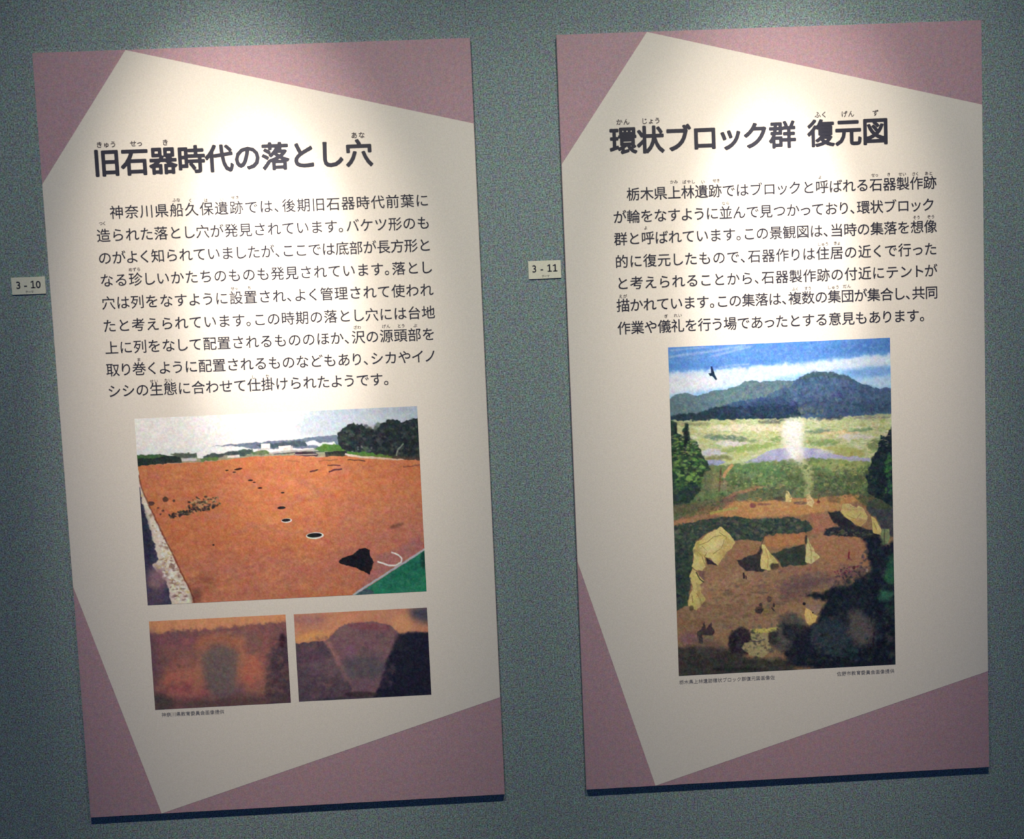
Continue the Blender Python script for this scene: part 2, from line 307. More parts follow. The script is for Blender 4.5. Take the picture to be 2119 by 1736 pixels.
picture('photograph', 155, 760.5, 596.5, 400.5, Y1, left, [
 ('P',[(-6.8,-11.0),(607.7,-10.0),(609.8,432.3),(-9.6,418.5)],(237,237,237),0.3,0.0,1.0),
 ('P',[(808.2,-7.3),(798.1,16.5),(766.2,39.4),(715.6,59.2),(651.3,74.0),(579.7,82.1),(507.8,82.9),(442.6,76.4),(390.7,63.0),(357.0,44.3),(344.7,22.0),(354.9,-1.7),(386.8,-24.5),(437.0,-44.2),(500.8,-58.8),(572.0,-67.0),(643.7,-68.0),(708.9,-61.5),(761.2,-48.4),(795.4,-29.7)],(164,180,199),48.3,0.0,0.9),
 ('P',[(574.2,32.9),(568.3,44.6),(550.9,55.6),(523.6,64.6),(489.2,70.9),(451.0,73.8),(412.8,73.0),(378.3,68.6),(351.0,61.1),(333.4,51.2),(327.2,39.8),(333.2,28.1),(350.5,17.2),(377.7,8.2),(412.0,2.0),(450.1,-0.9),(488.2,-0.2),(522.7,4.1),(550.2,11.6),(567.9,21.5)],(194,203,216),27.2,0.0,0.6),
 ('P',[(-5.9,61.9),(251.3,68.3),(253.4,84.0),(-7.2,79.6)],(230,235,237),3.0,1.2,1.0),
 ('P',[(159.2,65.9),(208.6,62.8),(254.8,61.6),(294.9,59.6),(341.1,60.4),(356.8,56.0),(396.9,55.3),(434.1,53.1),(432.4,82.4),(370.8,79.8),(250.8,76.1),(208.3,67.1)],(108,121,143),1.2,1.8,1.0),
 ('P',[(251.4,66.8),(282.3,65.0),(356.3,63.5),(355.7,74.4),(263.2,74.5)],(73,88,101),1.5,2.4,1.0),
 ('P',[(90.2,87.9),(133.3,85.7),(244.1,85.2),(324.3,82.4),(444.6,86.1),(443.7,101.7),(323.6,94.0),(237.4,92.7),(157.1,97.9),(91.1,98.2)],(148,152,131),1.2,1.8,1.0),
 ('P',[(-4.0,77.5),(41.9,77.3),(92.0,83.9),(92.7,97.3),(46.5,99.3),(-5.7,102.4)],(39,50,47),1.2,1.8,1.0),
 ('P',[(-4.0,77.5),(41.9,77.3),(60.0,81.2),(32.3,84.4),(-4.5,84.7)],(72,107,62),1.8,2.4,0.9),
 ('P',[(69.5,77.6),(100.2,76.8),(127.7,78.6),(127.1,86.7),(91.8,88.2)],(86,99,87),1.5,2.4,1.0),
 ('P',[(93.2,88.9),(123.9,89.0),(125.1,94.7),(92.8,95.1)],(202,203,205),0.9,0.9,1.0),
 ('P',[(126.3,76.0),(140.3,74.1),(153.9,77.2),(154.8,86.6),(145.2,92.4),(127.0,89.1)],(233,234,237),0.9,1.2,1.0),
 ('P',[(139.5,85.9),(158.3,80.5),(182.8,81.6),(201.5,77.1),(244.7,74.9),(245.6,84.3),(219.2,88.2),(182.4,86.6),(169.7,93.5),(138.8,95.3)],(69,82,83),1.5,2.4,1.0),
 ('P',[(133.1,89.7),(151.7,87.4),(169.9,89.8),(169.5,96.0),(135.7,97.0)],(91,122,73),1.5,2.4,1.0),
 ('P',[(241.2,81.9),(262.9,79.8),(278.1,82.0),(276.2,88.8),(243.8,89.2)],(98,117,83),1.5,2.4,1.0),
 ('P',[(190.1,86.9),(214.8,86.1),(214.4,91.7),(189.8,91.9)],(222,215,208),0.9,0.9,1.0),
 ('P',[(262.2,65.1),(280.7,65.6),(280.2,78.3),(261.7,78.2)],(237,237,232),0.6,0.3,1.0),
 ('P',[(253.9,75.3),(278.6,75.1),(279.9,78.9),(253.6,79.7)],(195,193,196),0.9,0.9,1.0),
 ('P',[(298.8,72.3),(324.4,71.5),(324.5,80.2),(299.2,80.7)],(237,233,231),0.6,0.6,1.0),
 ('P',[(309.3,76.5),(328.0,73.5),(328.9,84.2),(307.3,83.3)],(210,203,197),0.9,0.9,0.8),
 ('P',[(354.7,65.3),(374.8,64.3),(386.8,69.5),(417.8,68.0),(420.5,75.7),(395.6,78.3),(358.9,72.4)],(218,223,232),1.2,1.8,1.0),
 ('P',[(278.0,87.6),(324.3,85.2),(382.9,85.3),(383.0,81.5),(324.3,81.5),(277.8,83.9)],(177,177,174),0.9,0.9,1.0),
 ('P',[(286.9,90.3),(342.6,87.7),(395.0,88.8),(395.1,86.6),(342.6,85.6),(286.9,88.1)],(79,84,88),0.9,0.9,1.0),
 ('P',[(372.3,80.4),(392.8,72.9),(417.5,73.0),(441.8,81.3),(441.8,92.2),(385.9,86.0)],(82,121,60),1.8,3.0,1.0),
 ('P',[(333.2,88.1),(348.9,85.1),(371.9,87.0),(381.7,93.4),(379.0,97.0),(329.0,96.7)],(65,56,65),0.9,1.2,1.0),
 ('P',[(332.4,93.2),(379.3,93.4),(379.3,91.8),(332.4,91.7)],(188,180,172),0.6,0.9,1.0),
 ('P',[(396.5,88.7),(441.4,88.4),(441.4,99.7),(397.5,99.0)],(43,50,49),1.2,1.8,1.0),
 ('P',[(427.5,49.4),(433.2,41.9),(447.6,34.0),(460.0,32.1),(475.4,33.7),(484.9,41.6),(508.9,43.8),(513.9,37.5),(531.3,30.4),(544.0,24.7),(556.3,25.9),(559.7,32.3),(574.9,26.0),(609.1,23.7),(607.4,116.7),(570.1,116.0),(539.5,107.4),(477.8,100.7),(447.2,95.6),(438.3,88.9),(426.6,75.9),(425.1,60.2)],(36,45,49),1.2,3.6,1.0),
 ('B',[(431.5,44.9),(481.4,37.7),(549.8,31.2),(599.4,30.2),(596.9,108.4),(545.9,103.0),(478.2,93.8),(441.7,82.8)],160,3.0,7.9,1.3,[(64,76,68),(23,27,35),(48,59,60),(29,37,41),(81,90,86)],0.65),
 ('B',[(435.3,85.7),(479.1,78.2),(506.6,85.6),(490.6,94.3),(447.3,92.5)],20,1.8,4.2,1.3,[(147,150,156),(88,110,84)],0.5),
 ('P',[(441.2,90.9),(478.3,92.5),(505.8,98.8),(539.6,105.2),(536.2,110.7),(440.9,96.6)],(75,127,55),1.5,2.4,1.0),
 ('P',[(547.8,104.1),(552.4,91.5),(564.4,79.0),(562.4,77.1),(550.1,89.9),(545.2,103.2)],(148,160,146),0.9,0.9,0.8),
 ('P',[(437.5,97.5),(465.1,103.7),(495.9,107.6),(537.6,111.9),(538.0,108.5),(496.4,104.1),(465.7,100.3),(438.3,94.1)],(221,214,206),0.9,0.9,1.0),
 ('P',[(-5.7,101.1),(46.6,99.0),(92.6,98.2),(157.1,97.9),(231.3,91.8),(323.7,92.7),(380.5,98.9),(440.7,99.7),(477.5,106.3),(536.1,112.6),(613.5,117.2),(612.6,438.9),(-9.6,418.5)],(199,122,83),0.9,1.2,1.0),
 ('P',[(600.8,119.5),(585.5,125.2),(541.3,130.1),(472.6,133.7),(386.3,135.6),(290.9,135.7),(195.7,133.9),(110.2,130.6),(42.5,125.8),(-0.8,120.3),(-15.6,114.4),(-0.4,108.7),(43.2,103.9),(111.1,100.3),(196.8,98.3),(291.9,98.2),(387.2,99.9),(473.3,103.3),(541.7,108.0),(585.7,113.6)],(197,124,83),12.1,0.0,0.6),
 ('P',[(638.9,260.5),(642.1,293.3),(632.7,326.8),(611.6,357.8),(580.8,383.2),(543.4,400.4),(503.0,407.8),(463.8,404.7),(429.4,391.3),(403.4,369.0),(388.2,340.0),(385.2,307.3),(394.8,273.9),(416.0,243.1),(446.6,217.9),(483.8,200.8),(523.8,193.4),(562.9,196.4),(597.2,209.6),(623.4,231.6)],(185,119,104),48.3,0.0,0.75),
 ('P',[(400.8,352.6),(390.3,371.5),(359.5,389.0),(311.4,403.5),(250.8,413.6),(183.6,418.1),(116.5,416.7),(56.1,409.6),(8.2,397.4),(-22.5,381.3),(-33.0,363.0),(-22.4,344.2),(8.3,326.8),(56.1,312.4),(116.3,302.4),(183.1,297.8),(250.1,299.0),(310.7,306.1),(358.9,318.2),(390.0,334.2)],(192,124,104),36.2,0.0,0.7),
 ('P',[(149.0,353.3),(147.9,358.4),(143.6,363.4),(136.4,367.8),(127.2,371.3),(116.8,373.5),(106.3,374.1),(96.6,373.1),(88.8,370.6),(83.5,366.8),(81.4,362.2),(82.5,357.1),(86.9,352.1),(94.0,347.7),(103.2,344.2),(113.6,342.1),(124.1,341.5),(133.8,342.4),(141.6,344.9),(146.9,348.7)],(118,68,59),15.1,0.0,0.45),
 ('P',[(580.2,209.8),(570.6,229.6),(542.1,247.9),(497.6,263.0),(441.3,273.4),(378.9,278.1),(316.6,276.5),(260.4,269.0),(215.8,256.2),(187.2,239.4),(177.3,220.2),(187.0,200.6),(215.4,182.3),(259.7,167.3),(315.6,156.9),(377.7,152.2),(439.9,153.7),(496.2,161.1),(541.0,173.8),(570.0,190.6)],(216,138,91),36.2,0.0,0.4),
 ('B',[(12.2,107.8),(588.3,123.7),(593.7,319.9),(430.3,391.8),(94.1,394.8)],420,4.2,18.1,3.2,[(195,117,102),(223,154,107),(202,124,84),(180,108,91),(225,146,97),(197,124,113),(187,128,100)],0.34),
 ('B',[(97.7,249.5),(596.3,209.1),(493.6,378.9),(103.6,392.1)],160,2.4,9.1,3.5,[(166,95,78),(186,104,88),(236,164,122)],0.25),
 ('P',[(383.3,267.3),(382.3,269.5),(379.6,271.4),(375.4,273.0),(370.1,274.1),(364.3,274.5),(358.4,274.2),(353.2,273.2),(349.0,271.7),(346.3,269.7),(345.4,267.6),(346.3,265.4),(349.0,263.4),(353.2,261.8),(358.5,260.8),(364.4,260.4),(370.2,260.7),(375.5,261.6),(379.7,263.2),(382.3,265.1)],(237,237,232),0.6,0.0,1.0),
 ('P',[(379.6,266.6),(378.8,268.2),(376.5,269.6),(372.9,270.8),(368.4,271.5),(363.4,271.8),(358.4,271.6),(353.9,270.9),(350.4,269.8),(348.1,268.4),(347.3,266.9),(348.1,265.3),(350.4,263.9),(354.0,262.7),(358.5,262.0),(363.5,261.7),(368.5,261.9),(372.9,262.6),(376.5,263.7),(378.8,265.1)],(31,28,29),0.9,0.0,1.0),
 ('P',[(317.4,231.8),(316.8,233.3),(315.2,234.7),(312.7,235.7),(309.5,236.4),(305.9,236.7),(302.4,236.5),(299.2,235.8),(296.7,234.8),(295.1,233.5),(294.5,232.0),(295.1,230.5),(296.7,229.2),(299.3,228.1),(302.5,227.4),(306.0,227.1),(309.5,227.3),(312.7,228.0),(315.3,229.0),(316.9,230.3)],(237,236,228),0.6,0.0,1.0),
 ('P',[(314.7,231.2),(314.2,232.2),(312.8,233.2),(310.7,234.0),(308.0,234.5),(305.0,234.7),(302.1,234.6),(299.4,234.1),(297.3,233.3),(295.9,232.4),(295.5,231.3),(296.0,230.2),(297.3,229.3),(299.5,228.5),(302.1,228.0),(305.1,227.8),(308.1,227.9),(310.7,228.4),(312.9,229.1),(314.2,230.1)],(31,27,29),0.9,0.0,1.0),
 ('P',[(305.5,204.0),(305.1,205.0),(303.8,205.9),(301.9,206.6),(299.5,207.1),(296.8,207.2),(294.1,207.1),(291.7,206.7),(289.8,206.0),(288.6,205.1),(288.2,204.2),(288.6,203.2),(289.8,202.3),(291.8,201.6),(294.2,201.1),(296.9,201.0),(299.5,201.1),(301.9,201.5),(303.9,202.2),(305.1,203.1)],(30,26,28),0.9,0.0,1.0),
 ('P',[(305.3,171.9),(305.1,172.4),(304.5,172.8),(303.6,173.2),(302.5,173.4),(301.3,173.5),(300.0,173.4),(298.9,173.2),(298.0,172.9),(297.5,172.4),(297.3,172.0),(297.5,171.5),(298.0,171.0),(298.9,170.7),(300.1,170.4),(301.3,170.4),(302.5,170.4),(303.6,170.6),(304.5,171.0),(305.1,171.4)],(29,26,27),0.9,0.0,1.0),
 ('P',[(258.5,159.4),(258.3,160.0),(257.6,160.5),(256.6,160.9),(255.3,161.2),(253.8,161.3),(252.4,161.3),(251.1,161.0),(250.1,160.6),(249.5,160.1),(249.2,159.5),(249.5,158.9),(250.1,158.4),(251.2,158.0),(252.4,157.7),(253.9,157.6),(255.3,157.7),(256.6,157.9),(257.6,158.3),(258.3,158.8)],(29,26,27),0.9,0.0,1.0),
 ('P',[(246.0,146.7),(245.8,147.1),(245.4,147.4),(244.6,147.7),(243.7,147.9),(242.6,148.0),(241.6,147.9),(240.6,147.8),(239.9,147.5),(239.4,147.1),(239.2,146.8),(239.4,146.4),(239.9,146.0),(240.6,145.7),(241.6,145.5),(242.6,145.5),(243.7,145.5),(244.6,145.7),(245.4,146.0),(245.9,146.3)],(29,25,27),0.9,0.0,1.0),
 ('P',[(240.1,142.0),(239.9,142.5),(239.1,143.1),(238.0,143.5),(236.5,143.8),(234.9,143.9),(233.3,143.8),(231.8,143.5),(230.7,143.1),(229.9,142.6),(229.7,142.0),(229.9,141.5),(230.7,140.9),(231.8,140.5),(233.3,140.2),(234.9,140.1),(236.5,140.2),(238.0,140.5),(239.2,140.9),(239.9,141.4)],(29,25,27),0.9,0.0,1.0),
 ('P',[(205.3,123.0),(205.1,123.4),(204.6,123.7),(203.9,124.0),(202.9,124.2),(201.9,124.3),(200.9,124.2),(199.9,124.0),(199.2,123.8),(198.7,123.4),(198.5,123.1),(198.7,122.7),(199.2,122.3),(199.9,122.0),(200.9,121.8),(201.9,121.8),(203.0,121.8),(203.9,122.0),(204.7,122.3),(205.1,122.6)],(28,25,26),0.9,0.0,1.0),
 ('P',[(189.9,118.6),(189.7,118.9),(189.2,119.3),(188.5,119.6),(187.5,119.8),(186.5,119.8),(185.4,119.8),(184.5,119.6),(183.8,119.3),(183.3,119.0),(183.1,118.6),(183.3,118.2),(183.8,117.9),(184.5,117.6),(185.5,117.4),(186.5,117.3),(187.6,117.4),(188.5,117.6),(189.3,117.8),(189.7,118.2)],(28,25,26),0.9,0.0,1.0),
 ('P',[(150.2,277.0),(150.1,277.6),(149.8,278.1),(149.2,278.5),(148.5,278.8),(147.7,278.9),(147.0,278.8),(146.3,278.6),(145.8,278.2),(145.4,277.6),(145.3,277.0),(145.4,276.5),(145.8,275.9),(146.3,275.5),(147.0,275.2),(147.8,275.1),(148.6,275.2),(149.2,275.5),(149.8,275.9),(150.1,276.4)],(31,28,29),0.9,0.0,1.0),
 ('P',[(219.2,115.7),(218.8,116.4),(217.7,117.2),(215.9,117.9),(213.5,118.5),(210.9,119.0),(208.2,119.3),(205.8,119.3),(203.8,119.0),(202.6,118.6),(202.1,118.0),(202.4,117.3),(203.6,116.5),(205.4,115.8),(207.8,115.1),(210.4,114.7),(213.1,114.4),(215.5,114.4),(217.4,114.6),(218.7,115.1)],(50,27,24),0.9,0.0,1.0),
 ('P',[(361.1,130.8),(371.2,130.0),(380.7,127.5),(380.1,124.8),(370.8,127.2),(361.0,128.0)],(85,45,46),0.9,0.9,1.0),
 ('P',[(402.2,133.5),(414.6,129.7),(430.6,128.5),(430.4,125.1),(414.1,126.3),(401.3,130.2)],(83,43,48),0.9,0.9,1.0),
 ('P',[(399.4,118.5),(427.1,120.4),(427.3,117.9),(399.6,116.0)],(97,53,54),0.9,0.9,1.0),
 ('P',[(443.3,109.0),(464.8,110.6),(480.1,113.1),(480.5,111.0),(465.1,108.4),(443.5,106.8)],(80,53,47),0.9,0.9,1.0),
 ('P',[(381.5,109.3),(397.0,108.1),(421.8,107.3),(421.8,105.4),(397.0,106.2),(381.4,107.4)],(140,93,70),0.9,0.9,0.8),
 ('P',[(310.6,104.5),(341.3,108.0),(341.5,106.5),(310.8,102.9)],(149,91,64),0.9,0.9,0.7),
 ('P',[(560.2,130.3),(596.0,128.1),(595.9,125.0),(560.0,127.2)],(130,82,69),1.5,0.9,0.8),
 ('B',[(58.2,206.2),(92.0,198.3),(97.6,183.5),(115.0,176.5),(164.5,173.3),(167.6,191.4),(131.7,203.2),(78.8,211.5),(60.1,213.8)],150,1.8,4.5,1.2,[(65,62,52),(153,126,94),(47,41,41),(185,155,116),(91,77,59)],0.9),
 ('B',[(58.2,206.2),(92.0,198.3),(132.0,197.6),(167.6,191.4),(131.6,203.9),(78.7,212.2),(60.1,214.5)],50,1.8,4.2,1.3,[(47,41,44),(64,52,48)],0.9),
 ('P',[(59.1,174.9),(58.7,176.8),(57.7,178.5),(56.2,179.8),(54.5,180.6),(52.6,180.9),(50.7,180.5),(49.0,179.5),(47.8,178.1),(47.0,176.3),(46.9,174.3),(47.3,172.4),(48.3,170.7),(49.7,169.4),(51.5,168.6),(53.4,168.4),(55.3,168.8),(56.9,169.7),(58.2,171.2),(58.9,172.9)],(79,55,49),1.2,1.2,0.9),
 ('P',[(29.4,182.0),(28.9,183.4),(27.6,184.5),(25.7,185.4),(23.2,185.9),(20.6,186.0),(17.9,185.7),(15.6,184.9),(13.7,183.9),(12.6,182.6),(12.3,181.2),(12.8,179.9),(14.1,178.8),(16.1,177.9),(18.5,177.4),(21.2,177.3),(23.8,177.6),(26.1,178.3),(28.0,179.4),(29.1,180.6)],(80,55,50),1.2,1.2,0.9),
 ('P',[(74.6,178.4),(74.3,179.4),(73.8,180.2),(73.0,180.9),(72.0,181.3),(71.0,181.4),(69.9,181.2),(69.0,180.7),(68.3,180.0),(67.9,179.1),(67.8,178.1),(68.0,177.1),(68.6,176.3),(69.4,175.6),(70.3,175.2),(71.4,175.1),(72.4,175.3),(73.3,175.8),(74.0,176.5),(74.5,177.4)],(79,55,49),1.2,1.2,0.9),
 ('P',[(49.5,198.9),(49.3,199.7),(48.8,200.4),(48.1,200.9),(47.2,201.2),(46.2,201.3),(45.3,201.1),(44.5,200.7),(43.8,200.1),(43.4,199.4),(43.3,198.6),(43.5,197.9),(44.0,197.2),(44.7,196.7),(45.6,196.3),(46.6,196.3),(47.5,196.4),(48.3,196.8),(49.0,197.4),(49.4,198.1)],(80,56,50),1.2,1.2,0.9),
 ('P',[(38.9,191.2),(38.8,191.9),(38.3,192.5),(37.7,192.9),(36.9,193.2),(36.0,193.3),(35.2,193.1),(34.4,192.8),(33.9,192.3),(33.5,191.7),(33.4,191.0),(33.6,190.3),(34.0,189.7),(34.7,189.3),(35.5,189.0),(36.3,188.9),(37.2,189.1),(37.9,189.4),(38.5,189.9),(38.8,190.5)],(80,56,50),1.2,1.2,0.9),
 ('P',[(43.2,205.5),(43.0,206.1),(42.6,206.6),(42.1,207.0),(41.3,207.2),(40.6,207.3),(39.8,207.2),(39.2,206.9),(38.7,206.4),(38.3,205.9),(38.3,205.3),(38.4,204.7),(38.8,204.2),(39.4,203.8),(40.1,203.6),(40.8,203.5),(41.6,203.7),(42.3,204.0),(42.8,204.4),(43.1,204.9)],(81,56,50),1.2,1.2,0.9),
 ('P',[(141.4,172.3),(141.2,173.1),(140.7,173.8),(140.0,174.3),(139.1,174.6),(138.2,174.7),(137.2,174.5),(136.4,174.1),(135.8,173.5),(135.4,172.8),(135.3,172.0),(135.5,171.3),(136.0,170.6),(136.7,170.1),(137.6,169.8),(138.5,169.7),(139.5,169.8),(140.3,170.2),(140.9,170.8),(141.3,171.5)],(79,55,49),1.2,1.2,0.9),
 ('P',[(122.6,173.7),(122.4,174.3),(121.9,174.9),(121.3,175.4),(120.5,175.7),(119.6,175.7),(118.8,175.6),(118.1,175.2),(117.5,174.7),(117.1,174.1),(117.0,173.4),(117.2,172.7),(117.6,172.2),(118.3,171.7),(119.1,171.4),(119.9,171.3),(120.8,171.5),(121.5,171.8),(122.1,172.4),(122.5,173.0)],(79,55,49),1.2,1.2,0.9),
 ('P',[(-6.3,110.1),(0.4,110.4),(3.3,138.6),(16.4,179.9),(34.3,230.9),(53.2,279.0),(70.9,327.2),(88.3,366.0),(96.1,388.6),(90.7,423.3),(-9.6,418.5)],(224,211,198),0.9,1.8,1.0),
 ('P',[(-8.3,138.1),(0.3,146.3),(3.9,182.4),(13.3,223.6),(22.1,264.9),(29.3,303.1),(16.0,316.7),(34.6,338.1),(42.8,354.3),(48.9,376.8),(49.6,421.3),(-9.6,418.5)],(64,61,85),1.8,2.4,1.0),
 ('P',[(44.7,352.5),(40.4,359.7),(34.6,365.4),(27.9,369.0),(20.8,370.2),(14.2,368.8),(8.7,364.9),(4.7,359.0),(2.7,351.7),(2.9,343.5),(5.2,335.5),(9.5,328.2),(15.3,322.6),(22.0,319.0),(29.0,317.8),(35.6,319.2),(41.2,323.1),(45.2,328.9),(47.2,336.3),(47.0,344.4)],(155,119,129),12.1,0.0,0.85),
 ('P',[(43.7,386.1),(41.9,391.9),(37.6,397.0),(31.2,400.9),(23.2,403.2),(14.6,403.7),(6.1,402.4),(-1.5,399.3),(-7.3,394.8),(-10.9,389.4),(-11.8,383.4),(-10.0,377.6),(-5.7,372.5),(0.7,368.6),(8.6,366.3),(17.2,365.8),(25.7,367.1),(33.3,370.2),(39.1,374.7),(42.7,380.1)],(97,82,103),10.6,0.0,0.8),
 ('P',[(16.3,243.6),(17.7,262.9),(17.7,280.5),(16.4,294.7),(13.9,304.0),(10.4,307.6),(6.3,305.0),(2.0,296.6),(-2.1,283.1),(-5.6,266.0),(-8.1,246.8),(-9.5,227.5),(-9.5,210.0),(-8.2,195.9),(-5.6,186.7),(-2.2,183.1),(1.9,185.6),(6.2,194.0),(10.3,207.4),(13.8,224.5)],(39,42,60),7.6,0.0,0.6),
 ('B',[(3.7,163.6),(10.0,182.7),(29.5,255.8),(40.5,297.3),(22.3,315.4),(45.2,341.8),(56.7,399.4),(90.8,397.9),(83.9,362.6),(62.9,307.8),(44.9,256.5),(23.6,208.4)],190,2.4,6.0,1.5,[(237,235,220),(165,136,121),(237,237,237),(208,185,137),(141,112,108),(237,237,209)],0.85),
 ('P',[(-0.8,120.1),(3.3,148.5),(16.1,185.2),(35.6,236.3),(55.4,284.5),(73.7,332.7),(91.1,373.1),(98.4,401.9),(101.4,401.0),(94.0,372.0),(76.6,331.5),(58.3,283.2),(38.5,235.1),(19.0,184.0),(6.3,147.6),(2.2,119.5)],(119,62,47),1.5,0.9,0.8),
 ('P',[(116.4,386.4),(115.5,391.2),(113.4,395.6),(110.4,398.9),(106.8,401.0),(103.0,401.6),(99.2,400.7),(95.9,398.3),(93.4,394.6),(92.0,390.1),(91.7,385.2),(92.6,380.3),(94.7,376.0),(97.6,372.6),(101.2,370.6),(105.1,370.0),(108.9,370.9),(112.2,373.3),(114.7,377.0),(116.1,381.5)],(97,66,57),6.0,0.0,0.5),
 ('P',[(412.3,324.8),(428.4,315.4),(444.2,311.3),(457.3,300.8),(469.9,297.6),(479.6,303.5),(478.3,316.1),(487.4,330.8),(481.3,346.4),(476.6,358.3),(460.9,348.6),(439.6,338.1),(415.1,330.0)],(26,24,30),0.9,1.8,1.0),
 ('P',[(479.2,355.9),(493.8,318.4),(544.6,301.7),(589.9,272.1),(594.2,310.4),(545.9,336.7),(494.3,366.1),(448.8,395.9)],(163,109,114),6.0,3.0,0.6),
 ('P',[(524.7,313.2),(538.1,318.8),(545.4,327.1),(543.2,333.8),(532.9,338.9),(518.0,337.5),(495.3,328.9),(494.0,332.2),(517.2,340.9),(533.4,342.3),(545.6,336.3),(548.7,326.1),(540.1,315.9),(526.0,310.0)],(237,235,235),0.9,0.9,1.0),
 ('P',[(593.5,311.0),(610.0,307.9),(606.7,432.2),(428.5,423.6),(439.1,401.8),(461.7,390.1),(510.1,362.1),(558.5,334.1)],(44,127,100),0.9,0.6,1.0),
 ('P',[(609.4,337.8),(609.0,344.3),(603.6,352.3),(593.6,361.0),(580.0,369.6),(564.2,377.2),(547.7,383.1),(532.1,386.7),(519.0,387.6),(509.7,385.7),(504.9,381.3),(505.4,374.8),(510.8,366.8),(520.8,358.1),(534.4,349.5),(550.2,341.9),(566.7,336.0),(582.2,332.5),(595.3,331.6),(604.7,333.4)],(31,104,85),15.1,0.0,0.6),
 ('P',[(599.9,332.9),(599.3,338.8),(598.0,344.0),(596.3,348.2),(594.2,350.8),(592.0,351.6),(590.0,350.6),(588.2,347.8),(586.9,343.5),(586.2,338.1),(586.2,332.2),(586.8,326.4),(588.1,321.1),(589.8,317.0),(591.8,314.4),(594.0,313.5),(596.1,314.6),(597.9,317.3),(599.2,321.6),(599.9,327.0)],(21,60,54),3.6,0.0,0.8),
 ('P',[(483.1,397.5),(482.1,399.9),(479.3,402.0),(475.1,403.6),(469.8,404.5),(464.0,404.6),(458.2,403.9),(453.1,402.5),(449.0,400.6),(446.5,398.2),(445.7,395.7),(446.8,393.3),(449.5,391.2),(453.8,389.7),(459.1,388.8),(464.9,388.7),(470.6,389.3),(475.8,390.7),(479.8,392.7),(482.4,395.0)],(74,83,103),3.0,0.0,0.8),
 ('B',[(474.1,390.7),(557.9,346.8),(593.2,329.4),(596.0,396.5)],40,3.0,8.5,1.3,[(56,143,116),(31,97,81),(69,154,107)],0.35),
 ('P',[(432.1,407.9),(459.6,390.1),(511.3,360.7),(559.7,332.8),(598.5,309.7),(596.4,306.2),(557.7,329.2),(509.3,357.1),(457.6,386.6),(430.0,404.4)],(181,185,198),0.9,0.9,1.0),
 ('P',[(554.1,250.8),(553.8,252.4),(552.0,254.3),(549.1,256.2),(545.2,258.0),(540.8,259.4),(536.3,260.5),(532.1,260.9),(528.7,260.8),(526.3,260.1),(525.2,258.9),(525.5,257.3),(527.2,255.5),(530.2,253.6),(534.0,251.8),(538.4,250.3),(543.0,249.3),(547.2,248.8),(550.6,248.9),(553.0,249.6)],(121,75,58),4.2,0.0,0.75),
], 1.1, 11, 13, 'large photograph of an orange earth field with a row of pits')
